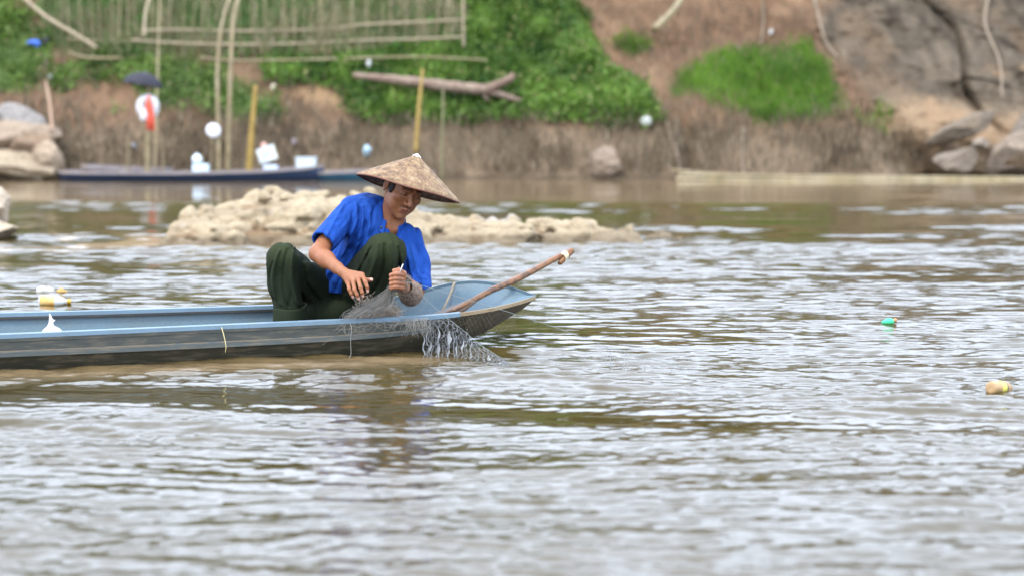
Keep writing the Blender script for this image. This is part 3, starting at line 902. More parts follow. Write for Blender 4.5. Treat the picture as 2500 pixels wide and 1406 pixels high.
belt('wale_plank', .215, .66, .0095, m_wale, 'broad grey strake under the near gunwale', 0, int(NS * .915))
belt('worn_edge', .668, .735, .016, m_worn, 'cream strip where the paint has worn off above the rub rail', 0, int(NS * .90))
belt('rub_rail', .74, .98, .022, m_rail, 'worn blue grey rub rail along the near side', 0, int(NS * .90))
belt('rub_rail', .72, .95, .024, m_rail, 'worn pale rub rail along the far side', 0, int(NS * .90), -1)
# dark strip painting in the shade under the far gunwale, and the edge of the floor boards, both seen from inside
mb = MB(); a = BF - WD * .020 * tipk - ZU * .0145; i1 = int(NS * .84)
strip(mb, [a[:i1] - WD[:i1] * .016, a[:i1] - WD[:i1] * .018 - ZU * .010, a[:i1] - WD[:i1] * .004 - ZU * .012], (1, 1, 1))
put('gunwale_shade', mb, m_shade, boat, label='dark strip painted in as shade under the far gunwale', smooth=False)
mb = MB(); a = up_f * .42 + fl_f * .58 - WD * .006
strip(mb, [a[:i1] - ZU * .006, a[:i1] - WD[:i1] * .014 - ZU * .006, a[:i1] - WD[:i1] * .014 + ZU * .006, a[:i1] + ZU * .006], (1, 1, 1), close=True)
put('stringer', mb, m_worn, boat, label='worn stringer inside the far side', smooth=False)
# bare wooden edge of the bow on the near side
rail('bow_edge', BN, WD, -.0125, .005, -.0125, .0036, m_bare, 'bare worn wood edge of the near bow plank', kg, NS)
# seam battens on the inner bow planks
def seam(u0, pxs, w=.008, m=None, label=None):
    mb = MB(); mb.tube(pxs, w, 6, flat=.5)
    put('seam_batten', mb, m or m_bare, boat, label=label)
seam(0, [at(1109, 690, 8.93), at(1100, 715, 8.84), at(1090, 738, 8.72), at(1076, 764, 8.56)], .006, None, 'thin wooden batten across the inner bow')
seam(0, [at(1113, 692, 8.94), at(1104, 722, 8.83), at(1096, 756, 8.62)], .0025, m_wale, 'open seam line beside the batten')
# ribs and floor boards (seen low inside)
# paddle resting on the far gunwale
m_wood = wood_paint('paddle_wood', (.19, .080, .026), (.085, .038, .016), .50, .35, (3, 3, 3), 6, dirt=(.05, .03, .02), dirt_amt=.5)
pd = thing('paddle', 'brown wooden paddle leaning over the bow of the canoe', 'paddle', at(1090, 765, 8.5))
sh = [at(1083, 767, 8.44), at(1108, 756, 8.50), at(1150, 735, 8.60), at(1200, 708, 8.72), at(1255, 685, 8.86), at(1300, 662, 8.98), at(1345, 637, 9.1), at(1374, 622, 9.17), at(1384, 616, 9.2)]
mb = MB().tube(sh, [.004, .009, .0135, .0160, .0165, .0158, .015, .0140, .013], 12)
put('shaft', mb, m_wood, pd)
mb = MB()
g0, g1 = at(1364, 645, 9.13), at(1397, 611, 9.2)
mb.tube([g0, lerp(g0, g1, .1), lerp(g0, g1, .5), lerp(g0, g1, .93), g1], [.006, .013, .0155, .0165, .0150], 12)
put('grip', mb, m_wood, pd, label='short crosswise grip lashed to the top of the shaft')
mb = MB()
for k in range(5):
    c0 = at(1374 + k * 1.6, 630 - k * 1.8, 9.15); 
    th = np.linspace(0, 2 * math.pi, 15)
    ax = unit(at(1345, 637, 9.1) - at(1384, 616, 9.2)); e1 = unit(np.cross(ax, V(0, 0, 1))); e2 = np.cross(ax, e1)
    mb.tube([c0 + .021 * (math.cos(a) * e1 + math.sin(a) * e2) for a in th], .0022, 5, cap=False)
put('lashing', mb, mat('pale_cord', (.65, .60, .42), .8), pd, label='pale cord lashing at the grip')
mb = MB()
b0, b1 = at(1168, 728, 8.63), at(1040, 792, 8.42)
axd = unit(b1 - b0); sidev = unit(np.cross(axd, V(.0, -.3, 1)));
rows = []
for t, w, th in ((0, .014, .010), (.15, .028, .009), (.35, .045, .007), (.7, .060, .006), (.92, .055, .005), (1, .02, .004)):
    c0 = lerp(b0, b1, t); nn = np.cross(axd, sidev)
    rows.append([c0 + sidev * w, c0 + nn * th, c0 - sidev * w, c0 - nn * th])
strip(mb, list(np.array(rows).transpose(1, 0, 2)), (1, 1, 1), close=True)
put('blade', mb, wood_paint('blade_wood', (.10, .06, .035), (.06, .04, .03), .45, .5), pd, label='dark wet blade lying in the bow')

# knotted white plastic bag in the boat
def bag():
    c0 = at(124, 812, 8.0)
    b_ = thing('plastic_bag', 'white knotted plastic bag lying in the canoe', 'bag', c0)
    P = grid(c0 + V(-.10, -.07, -.09), c0 + V(.10, .07, .14), .004)
    X, Y, Z = P[:3]
    body = ell(P, c0 + V(.008, 0, -.02), (.052, .04, .05))
    body = smin(body, cap(P, c0 + V(-.045, 0, -.02), c0 + V(.0, 0, .0), .008, .02), .02)
    neck = cap(P, c0 + V(.0, 0, .02), c0 + V(.002, 0, .055), .014, .007)
    d = smin(body, neck, .015)
    d = smin(d, cap(P, c0 + V(.004, 0, .055), c0 + V(-.005, .0, .092), .009, .002), .004)
    d = smin(d, cap(P, c0 + V(.006, 0, .050), c0 + V(.030, .0, .062), .007, .002), .004)
    d = d + .0045 * fbm((X - c0[0]) * 38, (Y - c0[1]) * 38, (Z - c0[2]) * 20, 301)
    v, f = nets(d, P[3], P[4])
    put('pouch', (v, f), mat('bag_plastic', (.86, .86, .88), .35, trans=.25), b_)
bag()

# dry straw hooked over the near gunwale
mb = MB().tube([at(533, 797, 8.02), at(541, 799, 7.86), at(545, 812, 7.84), at(549, 828, 7.82), at(552, 846, 7.81), at(550, 860, 7.80)], [.0012, .0016, .0018, .0018, .0016, .001], 5)
put('straw', mb, mat('straw', (.50, .42, .20), .8), label='bent yellow straw hanging over the near gunwale', cat='straw')
# ------------------------------------------------------------------ THE FISHERMAN
def ridge(n):
    return 1 - np.abs(n)

person = thing('person', 'man in blue polo shirt and dark green trousers crouching in the canoe with a net', 'person', at(820, 800, 8.5))
skin_mat = mat('skin', (1, 1, 1), .48, noise=.10, nscale=45, bump=.25, bscale=160, use_attr=True, spec=.35, sub=.12)
SK_ = V(.245, .094, .040); SKD = V(.13, .052, .028); SKP = V(.34, .145, .088)

# head frame
hf = unit(V(.383, -.821, -.423)); hu = unit(V(.30, 0, 1) - hf * float(V(.30, 0, 1) @ hf)); hr = np.cross(hu, hf)
HO = at(985, 462, 8.45)
HS = 1.13                        # size of the head
hc = at(997, 457, 8.47)          # middle of the hat's rim, and the hat's axis
ha = unit(V(.262, .115, .96))
def under_hat(P, d, gap):
    X, Y, Z = P[0] - hc[0], P[1] - hc[1], P[2] - hc[2]
    t = X * ha[0] + Y * ha[1] + Z * ha[2]
    rr_ = np.sqrt(np.maximum(X * X + Y * Y + Z * Z - t * t, 0))
    return smax(d, (t - (.156 - gap) + .645 * rr_) * .84, .006)
HM = np.stack([hr, hf, hu])      # rows: right-in-picture (his left), forward, up
def hl(a, b, c):
    return HO + (hr * a + hf * b + hu * c) * HS

def loc(P):
    X, Y, Z = (P[0] - HO[0]) / HS, (P[1] - HO[1]) / HS, (P[2] - HO[2]) / HS
    return (HM[0][0] * X + HM[0][1] * Y + HM[0][2] * Z, HM[1][0] * X + HM[1][1] * Y + HM[1][2] * Z, HM[2][0] * X + HM[2][1] * Y + HM[2][2] * Z)

def head_sdf(P):
    a, b, c = loc(P)
    Q = (a, b, c)
    d = ell(Q, (0, -.012, .040), (.073, .092, .082))
    d = smin(d, ell(Q, (0, .030, -.020), (.060, .054, .080)), .03)        # face
    d = smin(d, ell(Q, (0, .040, -.078), (.036, .036, .030)), .03)        # chin/jaw
    for s in (-1, 1):
        d = smin(d, ell(Q, (s * .040, .030, -.045), (.020, .036, .034)), .02)   # jaw corners
        d = smin(d, ell(Q, (s * .040, .060, -.012), (.022, .020, .016)), .018)  # cheekbone
        d = smax(d, -ell(Q, (s * .032, .092, .013), (.019, .016, .011)), .012)  # socket
        d = smin(d, ell(Q, (s * .031, .0725, .012), (.0150, .0135, .0105)), .004)   # lidded eye
        d = smin(d, cap(Q, V(s * .014, .082, .030), V(s * .046, .070, .032), .008, .007), .010)  # brow
        d = smax(d, -cap(Q, V(s * .019, .086, -.045), V(s * .028, .078, -.056), .0008, .0006), .003)  # nasolabial
        # ear
        e = ell(Q, (s * .077, -.010, .0), (.009, .019, .033))
        e = smax(e, -ell(Q, (s * .086, -.004, .003), (.007, .010, .018)), .004)
        d = smin(d, e, .008)
    d = smin(d, cap(Q, V(0, .082, .018), V(0, .104, -.022), .0068, .0105), .010)   # nose
    for s in (-1, 1):
        d = smin(d, ell(Q, (s * .0125, .093, -.026), (.0085, .0105, .0078)), .005)
        d = smax(d, -ell(Q, (s * .007, .098, -.0345), (.0042, .005, .003)), .002)
    # mouth: lips with a parting line
    d = smin(d, cap(Q, V(-.0175, .077, -.0550), V(0, .089, -.0505), .0050, .0068), .004)
    d = smin(d, cap(Q, V(.0175, .077, -.0550), V(0, .089, -.0505), .0050, .0068), .004)
    d = smin(d, cap(Q, V(-.014, .079, -.0645), V(.014, .079, -.0645), .0065, .0065), .004)
    d = smax(d, -cap(Q, V(-.016, .086, -.0590), V(.016, .086, -.0590), .0014, .0014), .002)
    d = smin(d, ell(Q, (0, .072, -.093), (.018, .014, .013)), .012)       # chin point
    return d * HS

NB = at(950, 556, 8.52)     # base of the neck
def neck_sdf(P, d):
    d = smin(d, cap(P, hl(0, -.022, -.040), NB + V(.006, -.012, 0), .057, .062), .022)
    d = smin(d, cap(P, hl(-.050, -.015, -.05), at(958, 560, 8.46), .010, .009), .03)
    d = smin(d, cap(P, hl(.036, -.015, -.05), at(968, 560, 8.46), .010, .009), .03)
    d = smin(d, cap(P, NB, at(930, 590, 8.55), .06, .09), .03)
    return d

VS, FS, CS = [], [], []
def addpart(v, f, c):
    n = sum(len(x) for x in VS)
    VS.append(v); FS.append(f + n); CS.append(c)

P = grid(HO + V(-.17, -.17, -.23), HO + V(.16, .18, .17), .0028)
d = under_hat(P, neck_sdf(P, head_sdf(P)), .014)
v, f = nets(d, P[3], P[4])
v = relax(v, f, 1, .3)
a, b, c_ = loc(v.T)
col = np.tile(SK_, (len(v), 1)) * (1 + .10 * fbm(a * 40, b * 40, c_ * 40, 400)[:, None])
def blend(mask, to, amt=1.0):
    global col
    col = lerp(col, np.asarray(to), (np.clip(mask, 0, 1) * amt)[:, None])
front = sstep(.03, .06, b)
blend(front * np.exp(-((np.abs(a) - .042) / .018) ** 2 - ((c_ + .012) / .018) ** 2), SKP * .9, .15)        # cheeks
blend(np.exp(-(a / .012) ** 2 - ((c_ + .018) / .02) ** 2) * sstep(.085, .10, b), SKP, .5)                   # nose
lip = sstep(.0245, .020, np.abs(a)) * sstep(-.072, -.068, c_) * sstep(-.046, -.049, c_ + .10 * np.abs(a)) * sstep(.060, .070, b)
blend(lip, V(.25, .085, .06), .45)
blend(np.exp(-((c_ + .0585) / .0020) ** 2) * sstep(.019, .012, np.abs(a)) * front, V(.07, .028, .02), .75)
stache = np.exp(-((c_ + .0425 + .35 * np.maximum(np.abs(a) - .012, 0)) / .0050) ** 2) * sstep(.027, .020, np.abs(a)) * sstep(.003, .006, np.abs(a)) * front
blend(stache, V(.05, .03, .025), .72)
blend(np.exp(-((c_ + .088) / .010) ** 2 - (a / .016) ** 2) * front, V(.10, .06, .045), .30)
brow = np.exp(-((c_ - .0335 + .10 * (np.abs(a) - .028)) / .0042) ** 2) * sstep(.012, .018, np.abs(a)) * sstep(.052, .045, np.abs(a)) * sstep(.05, .06, b)
blend(brow, V(.025, .018, .015), .9)
lash = np.exp(-((c_ - .0065 + 6 * (np.abs(a) - .031) ** 2) / .0020) ** 2) * sstep(.0165, .013, np.abs(np.abs(a) - .031)) * sstep(.06, .07, b)
blend(lash, V(.02, .012, .01), .95)
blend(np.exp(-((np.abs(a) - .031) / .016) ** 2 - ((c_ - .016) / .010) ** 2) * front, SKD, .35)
blend(sstep(-.095, -.13, c_) * 1.0, SK_ * .95, .5)
addpart(v, f, np.clip(col, .01, .9))

# right arm (left in the picture), open hand in front of the knees
el = at(777, 619, 8.30); wr = at(836, 664, 8.13)
def hand_sdf(P, wrist, mcps, fingers, thumb, d, rp=.0125):
    for m_ in mcps:
        d = smin(d, cap(P, wrist, m_, .016, rp), .012)
    for fg in fingers:
        rr = [.0105, .0095, .0085, .0070][:len(fg)]
        e = chain(P, fg, rr, None, .004)
        d = smin(d, e, .0045)
    e = chain(P, thumb, [.015, .0125, .0110, .0090][:len(thumb)], None, .005)
    return smin(d, e, .007)

lo = at(735, 740, 8.0); hi = at(925, 540, 8.0)
P = grid((lo[0], 7.96, lo[2] - .01), (hi[0] + .01, 8.50, hi[2] + .03), .0031)
d = cap(P, at(826, 545, 8.44), el, .042, .040)
d = smin(d, cap(P, el, lerp(el, wr, .35), .040, .038), .02)
d = smin(d, cap(P, lerp(el, wr, .3), lerp(el, wr, .8), .038, .026), .02)
d = smin(d, cap(P, lerp(el, wr, .8), wr, .026, .024), .015)
mc = [at(884, 671, 8.085), at(874, 680, 8.07), at(862, 686, 8.07), at(850, 690, 8.085)]
fg = [[mc[0], at(892, 689, 8.045), at(896, 701, 8.035), at(897.5, 712, 8.04)],
      [mc[1], at(880, 702, 8.025), at(884, 714, 8.02), at(886, 724, 8.03)],
      [mc[2], at(866, 708, 8.03), at(872, 720, 8.025), at(876, 730, 8.035)],
      [mc[3], at(853, 706, 8.05), at(858, 717, 8.045), at(862, 726, 8.05)]]
th = [at(852, 668, 8.11), at(878, 678, 8.12), at(893, 684, 8.115), at(907, 683, 8.11)]
d = hand_sdf(P, wr, mc, fg, th, d)
# tendons and veins
for m_ in mc[:3]:
    d = smin(d, cap(P, lerp(wr, m_, .2) + V(0, -.012, .003), m_ + V(0, -.006, .002), .0035, .0035), .005)
d = smin(d, cap(P, lerp(el, wr, .2) + V(.01, -.036, .0), lerp(el, wr, .75) + V(-.002, -.024, .004), .003, .0025), .006)
v, f = nets(d, P[3], P[4]); v = relax(v, f, 1, .3)
col = np.tile(SK_ * 1.05, (len(v), 1)) * (1 + .12 * fbm(v[:, 0] * 40, v[:, 1] * 40, v[:, 2] * 40, 401)[:, None])
for g in fg + [th]:
    dd = np.linalg.norm(v - g[-1], axis=1); blend(sstep(.022, .008, dd), SKP, .6)
    nail = g[-1] + V(0, -.008, .003)
    blend(sstep(.0085, .006, np.linalg.norm(v - nail, axis=1)), V(.72, .48, .40), .7)
    blend(sstep(.012, .006, np.linalg.norm(v - g[1], axis=1)), SKD, .25)
blend(sstep(.03, .0, np.abs(v[:, 2] - wr[2])) * 0, SKD, 0)
addpart(v, f, np.clip(col, .01, .9))

# left arm (right in the picture): elbow low, hand gripping the bundle of net
el2 = at(1012, 708, 8.37); wr2 = at(985, 702, 8.17)
lo = at(930, 765, 8.0); hi = at(1065, 610, 8.0)
P = grid((lo[0], 7.98, lo[2]), (hi[0], 8.48, hi[2]), .0031)
d = cap(P, at(1010, 640, 8.45), el2, .040, .043)
d = smin(d, cap(P, el2, lerp(el2, wr2, .5), .043, .038), .02)
d = smin(d, cap(P, lerp(el2, wr2, .5), wr2, .038, .026), .02)
palm = at(974, 682, 8.12)
d = smin(d, cap(P, wr2, palm, .024, .022), .015)
mc2, fg2 = [], []
for i in range(4):
    yy = 672 + i * 10.5
    m_ = at(984 - i * .5, yy, 8.085 + .002 * i)
    mc2.append(m_)
    fg2.append([m_, at(969 - i * .7, yy - 3, 8.035 + .003 * i), at(955, yy, 8.055), at(956, yy + 3, 8.085)])
th2 = [at(984, 688, 8.13), at(986, 668, 8.09), at(974, 660, 8.06), at(962, 661, 8.05)]
for m_ in mc2:
    d = smin(d, cap(P, palm, m_, .016, .012), .012)
for g in fg2:
    d = smin(d, chain(P, g, [.0110, .0105, .0098, .0080], None, .004), .003)
d = smin(d, chain(P, th2, [.014, .0125, .0115, .0095], None, .005), .004)
v, f = nets(d, P[3], P[4]); v = relax(v, f, 1, .3)
col = np.tile(SK_ * 1.05, (len(v), 1)) * (1 + .12 * fbm(v[:, 0] * 40, v[:, 1] * 40, v[:, 2] * 40, 402)[:, None])
for g in fg2 + [th2]:
    for q in g[1:]:
        blend(sstep(.020, .006, np.linalg.norm(v - q, axis=1)), SKP * 1.05, .55)
addpart(v, f, np.clip(col, .01, .9))

# feet and ankles
def foot(ank, heel, ball, toe, seed):
    pts = np.array([ank, heel, ball, toe]); lo = pts.min(0) - .07; hi = pts.max(0) + .07; hi[2] = ank[2] + .10
    P = grid(lo, hi, .0045)
    d = cap(P, ank + V(-.008, 0, .06), ank, .034, .032)
    d = smin(d, cap(P, ank, heel, .034, .030), .02)
    d = smin(d, cap(P, heel, ball, .030, .026), .02)
    d = smin(d, cap(P, ank, ball, .030, .022), .03)
    ax = unit(ball - heel); sd = unit(np.cross(ax, V(0, 0, 1)))
    for k in range(5):
        o = (k - 2) * .0165
        d = smin(d, cap(P, ball + sd * o * .8, toe + sd * o * 1.1 - ax * .006 * abs(k - 1), .015, .0105 - .0005 * k + (.003 if k == 0 else 0)), .004)
    v, f = nets(d, P[3], P[4]); v = relax(v, f, 1, .3)
    col = np.tile(SK_ * .8, (len(v), 1)) * (1 + .15 * fbm(v[:, 0] * 30, v[:, 1] * 30, v[:, 2] * 30, seed)[:, None])
    addpart(v, f, np.clip(col, .01, .9))
foot(at(714, 792, 8.42), at(712, 812, 8.44), at(745, 818, 8.28), at(757, 820, 8.22), 410)
foot(at(905, 762, 8.42), at(892, 790, 8.44), at(938, 778, 8.31), at(957, 774, 8.27), 411)
body_v, body_f, body_c = np.concatenate(VS), np.concatenate(FS), np.concatenate(CS)

# inner torso and upper limbs, hidden by the clothes: keeps the body whole
shR = at(862, 512, 8.54); shL = at(1002, 578, 8.50); hip = at(826, 716, 8.76)
P = grid(at(700, 800, 8.2) + V(-.1, -.1, 0), at(1060, 470, 8.9) + V(.05, .05, 0), .014)
d = cap(P, shR, shL, .04, .04)
d = smin(d, cap(P, at(925, 560, 8.57), hip, .075, .07), .05)
d = smin(d, cap(P, NB, at(925, 560, 8.55), .05, .07), .04)
d = smin(d, cap(P, shR, at(815, 580, 8.42), .036, .036), .03)
d = smin(d, cap(P, shL + V(0, .02, -.01), at(1012, 640, 8.46), .030, .030), .02)
KR = at(692, 628, 8.43); KL = at(942, 612, 8.29); AR = at(710, 778, 8.42); AL = at(908, 762, 8.42)
d = smin(d, cap(P, at(806, 728, 8.76), KR, .05, .04), .02); d = smin(d, cap(P, hip, KL, .06, .04), .02)
d = smin(d, cap(P, KR, AR, .038, .030), .01); d = smin(d, cap(P, KL, AL, .038, .030), .01)
v, f = nets(d, P[3], P[4])
n = len(body_v)
body_v = np.concatenate([body_v, v]); body_f = np.concatenate([body_f, f + n]); body_c = np.concatenate([body_c, np.tile(SK_, (len(v), 1))])
put('body', (body_v, body_f, body_c), skin_mat, person)

# eyes looking down between the lids
for s in (-1, 1):
    P = grid(hl(s * .031, .07, .008) - .02, hl(s * .031, .07, .008) + .02, .0012)
    a_, b_, c_ = loc(P)
    d = ell((a_, b_, c_), (s * .031, .0740, .0070), (.0110, .0115, .0042))
    v, f = nets(d, P[3], P[4]); la, lb, lc = loc(v.T)
    c = np.tile(V(.16, .12, .10), (len(v), 1)); c[(la - s * .031 - .002) ** 2 + (lc - .006) ** 2 < .0058 ** 2] = V(.015, .01, .008)
    put('eye', (v, f, c), mat('eye', (1, 1, 1), .2, use_attr=True), person)

# hair
P = grid(HO + V(-.14, -.14, -.10), HO + V(.15, .15, .18), .0036)
a_, b_, c_ = loc(P); Q = (a_, b_, c_)
d = ell(Q, (0, -.014, .043), (.0785, .097, .086))
cut = smax(b_ - .030 - .55 * np.maximum(c_ - .045, 0), -(c_ + .010), .01)
face = np.maximum(b_ - (.030 + 1.3 * np.maximum(c_ - .022, 0)), -1)
d = smax(d, face, .006)
d = smax(d, -(c_ + .035 + .25 * b_), .006)
ear = np.minimum(ell(Q, (-.080, -.008, -.004), (.016, .021, .034)), ell(Q, (.080, -.008, -.004), (.016, .021, .034)))
d = smax(d, -ear, .003)
for s in (-1, 1):
    d = smin(d, ell(Q, (s * .0670, .024, .006), (.0065, .018, .028)), .004)
d = d + .0016 * vnoise(X := a_ * 160, b_ * 90, c_ * 60, 420)
d = under_hat(P, d, .010)
v, f = largest(*nets(d, P[3], P[4]), .03)
put('hair', (v, f), mat('black_hair', (.006, .005, .005), .75, noise=.3, nscale=60, bump=.6, bscale=200), person)

def fold2d(P, lines, front_y, Yp=8.42):
    """long creases: each line is (points in photo pixels, half width, height; negative = valley)"""
    X = P[0][:, 0, :]; Z = P[2][:, 0, :]
    out = np.zeros_like(X)
    for pts, w, a in lines:
        q = curve2(pts); best = np.full(X.shape, 9.0); 
        c3 = [at(x, y, Yp) for x, y in q]
        for i in range(len(c3) - 1):
            ax_, az_ = c3[i][0], c3[i][2]; bx_, bz_ = c3[i + 1][0], c3[i + 1][2]
            dx, dz = bx_ - ax_, bz_ - az_
            t = np.clip(((X - ax_) * dx + (Z - az_) * dz) / (dx * dx + dz * dz + 1e-12), 0, 1)
            s = (i + t) / (len(c3) - 1)
            d = np.hypot(X - ax_ - t * dx, Z - az_ - t * dz) / (.55 + .45 * np.sin(math.pi * np.clip(s, .02, .98)))
            best = np.minimum(best, d)
        out = out + a * np.exp(-(best / w) ** 2)
    return out[:, None, :] * sstep(front_y + .06, front_y - .02, P[1])

def curve2(pts, n=9):
    pts = np.asarray(pts, float); t = np.linspace(0, 1, len(pts)); u = np.linspace(0, 1, n)
    if len(pts) > 2:
        co = [np.polyfit(t, pts[:, k], min(2, len(pts) - 1)) for k in (0, 1)]
        return np.stack([np.polyval(c, u) for c in co], 1)
    return np.stack([np.interp(u, t, pts[:, k]) for k in (0, 1)], 1)

# ------------------------------ shirt
cloth = mat('blue_cotton', (1, 1, 1), .85, noise=.13, nscale=7, bump=.25, bscale=420, crease=.03, crease_scale=9, use_attr=True, spec=.15)
ax_t = unit(at(935, 540, 8.55) - at(830, 690, 8.66))           # up along the leaning trunk
ax_s = unit(np.cross(ax_t, V(0, -1, 0)))
def folds(P, A, B, C, seed, fa, fb, fc):
    X, Y, Z = P[:3]
    u = X * A[0] + Y * A[1] + Z * A[2]; w = X * B[0] + Y * B[1] + Z * B[2]; q = X * C[0] + Y * C[1] + Z * C[2]
    wp = 1.5 * vnoise(u * 4.5, w * 4.5, q * 4.5, seed + 7) + .5 * vnoise(u * 11, w * 11, q * 11, seed + 8)
    ph = math.pi * (w * fb * .85 + q * fc * .4) + 1.5 * wp + u * fa * .9
    m_ = .25 + .75 * sstep(-.3, .4, vnoise(u * fa * .9, w * fb * .35, q * 4, seed + 9))
    return (np.abs(np.sin(ph)) ** .8 - .6) * m_

lo = at(735, 720, 8.2); hi = at(1075, 440, 8.2)
P = grid((lo[0], 8.20, lo[2] - .03), (hi[0] + .03, 8.90, hi[2] + .02), .0052)
X, Y, Z = P[:3]
def torso(P):
    d = cap(P, shR + V(.025, .01, -.022), shL + V(-.03, 0, -.030), .070, .062)
    d = smin(d, ell(P, at(918, 552, 8.55), (.150, .105, .135), np.stack([unit(V(.80, -.1, -.38)), unit(V(.05, 1, .1)), unit(V(.40, -.1, .86))])), .05)
    d = smin(d, cap(P, at(900, 565, 8.56), at(860, 660, 8.66), .120, .120), .05)
    d = smin(d, cap(P, at(860, 650, 8.66), at(825, 715, 8.74), .120, .125), .05)
    d = smin(d, cap(P, at(898, 508, 8.62), at(935, 512, 8.58), .060, .050), .04)     # hunched upper back
    d = smin(d, cap(P, at(862, 512, 8.60), at(900, 506, 8.62), .066, .060), .04)
    return d
T = torso(P)
f1 = folds(P, ax_t, ax_s, V(0, 1, 0), 500, 4.0, 17, 8)
f2 = folds(P, unit(V(.55, 0, .84)), unit(V(-.84, 0, .55)), V(0, 1, 0), 510, 5, 26, 7)
amp = sstep(at(0, 490, 8.5)[2], at(0, 600, 8.5)[2], Z)
T = T - .028 * f1 * (.30 + .70 * amp) - .016 * f2 * amp
# sleeves
rs_a, rs_b = shR + V(.0, -.01, -.004), at(789, 592, 8.33)
sl = cap(P, rs_a, rs_b, .066, .060)
ds = unit(rs_b - rs_a)
sl = sl - .011 * folds(P, ds, unit(np.cross(ds, V(0, 1, 0))), V(0, 1, 0), 520, 9, 16, 9)
end = (X - rs_b[0]) * ds[0] + (Y - rs_b[1]) * ds[1] + (Z - rs_b[2]) * ds[2]
sl = smax(sl, end - .004, .004)
inner = cap(P, rs_a, rs_b + ds * .03, .043, .048)
sl_h = smax(sl, -np.where(end > -.045, inner, 9), .003)
ls_a, ls_b = shL + V(-.006, 0, -.004), at(1019, 702, 8.37)
dl = unit(ls_b - ls_a)
L1_ = cap(P, ls_a, lerp(ls_a, ls_b, .5) + V(.006, 0, 0), .060, .064)
L1_ = smin(L1_, cap(P, lerp(ls_a, ls_b, .5) + V(.006, 0, 0), ls_b, .064, .062), .03)
L1_ = L1_ - .018 * folds(P, dl, unit(np.cross(dl, V(0, 1, 0))), V(0, 1, 0), 530, 9, 14, 8)
cutd = unit(V(.28, 0, -.96))
end2 = (X - ls_b[0]) * cutd[0] + (Y - ls_b[1]) * cutd[1] + (Z - ls_b[2]) * cutd[2]
L1_ = smax(L1_, end2 - .022 + .006 * np.sin(X * 60), .004)
inner2 = cap(P, ls_a, ls_b + dl * .05, .042, .047)
L1h = smax(L1_, -np.where(end2 > -.06, inner2, 9), .003)
SH = [([(868, 500), (866, 552), (832, 628)], .011, .015), ([(884, 503), (880, 570), (846, 652)], .009, .013), ([(877, 510), (872, 565), (838, 645)], .006, -0.0074),
      ([(902, 520), (896, 590), (862, 660)], .010, .014), ([(858, 520), (852, 560), (818, 625)], .007, -0.0087), ([(893, 540), (886, 590), (856, 655)], .006, -0.0068),
      ([(918, 590), (892, 625), (876, 662)], .009, .013), ([(925, 600), (905, 628), (885, 650)], .006, -0.0068), ([(912, 505), (908, 540), (900, 580)], .006, -0.0056),
      ([(838, 500), (818, 540), (800, 585)], .008, .008), ([(826, 515), (806, 550), (786, 580)], .006, -0.0043), ([(852, 545), (836, 575), (812, 600)], .006, -0.0050),
      ([(1002, 590), (1014, 625), (1026, 670)], .009, .012), ([(1016, 600), (1026, 630), (1034, 665)], .006, -0.0062), ([(988, 590), (1000, 640), (1018, 700)], .008, .010),
      ([(990, 610), (998, 650), (1006, 690)], .006, -0.0062), ([(1000, 680), (1020, 672), (1042, 676)], .006, .007), ([(1002, 700), (1022, 690), (1044, 694)], .005, -0.0037)]
CR = fold2d(P, SH, 8.50)
T = T - CR; sl_h = sl_h - .8 * CR; L1h = L1h - .75 * CR
D = smin(T, sl_h, .022)
D = smin(D, L1h, .022)
# neck opening
opening = cap(P, hl(0, -.02, -.03), NB + V(.005, -.02, -.012), .056, .058)
vee = cap(P, at(958, 548, 8.43), at(953, 572, 8.42), .022, .004)
D = smax(D, -np.minimum(opening, vee), .004)
# keep clear of the far underside
v, f = largest(*nets(D, P[3], P[4])); v = relax(v, f, 1, .3)
BLUE = V(.010, .055, .275)
col = np.tile(BLUE, (len(v), 1)) * (1 + .08 * fbm(v[:, 0] * 14, v[:, 1] * 14, v[:, 2] * 14, 540)[:, None])
e1 = (v - rs_b) @ ds
blend(np.exp(-((e1 + .020) / .0018) ** 2) * sstep(.10, .08, np.linalg.norm(v - rs_b, axis=1)), BLUE * .55, .7)
shirt = put('shirt', (v, f, col), cloth, person, label='bright blue short sleeved polo shirt')

# collar: a folded band round the neck
def collar():
    ups = unit(hl(0, -.02, -.03) - (NB + V(0, -.01, -.015)))
    e1 = unit(np.cross(ups, V(0, 1, 0))); e2 = np.cross(ups, e1)          # e2 roughly front/back
    c0 = NB + V(-.004, .0, .012)
    n = 40
    rows = [[], [], [], [], []]
    fr = unit(V(.25, -1, -.1)); fr = unit(fr - ups * (fr @ ups)); sd = np.cross(ups, fr)
    for i in range(n):
        t = i / (n - 1); an = R(22) + t * R(316)
        o = fr * math.cos(an) + sd * math.sin(an)
        back = (1 - math.cos(an)) / 2
        tipn = math.exp(-(min(t, 1 - t) / .07) ** 2)
        ctr = c0 + ups * (.024 + .026 * back) + fr * .006
        rr = .066 + .004 * math.sin(an * 3)
        rows[0].append(ctr + o * (rr - .003) - ups * .020)
        rows[1].append(ctr + o * rr + ups * .010)
        rows[2].append(ctr + o * (rr + .005) + ups * .013)
        rows[3].append(ctr + o * (rr + .013) - ups * .004)
        rows[4].append(ctr + o * (rr + .022 - .004 * tipn) - ups * (.036 + .022 * tipn) + fr * .014 * tipn)
    A = np.array(rows)
    mb = MB(); strip(mb, list(A), BLUE * 1.02)
    o = put('collar', mb, cloth, shirt)
    sm = o.modifiers.new('thick', 'SOLIDIFY'); sm.thickness = .0032; sm.offset = 0
    sb = o.modifiers.new('sub', 'SUBSURF'); sb.levels = 1; sb.render_levels = 1
collar()
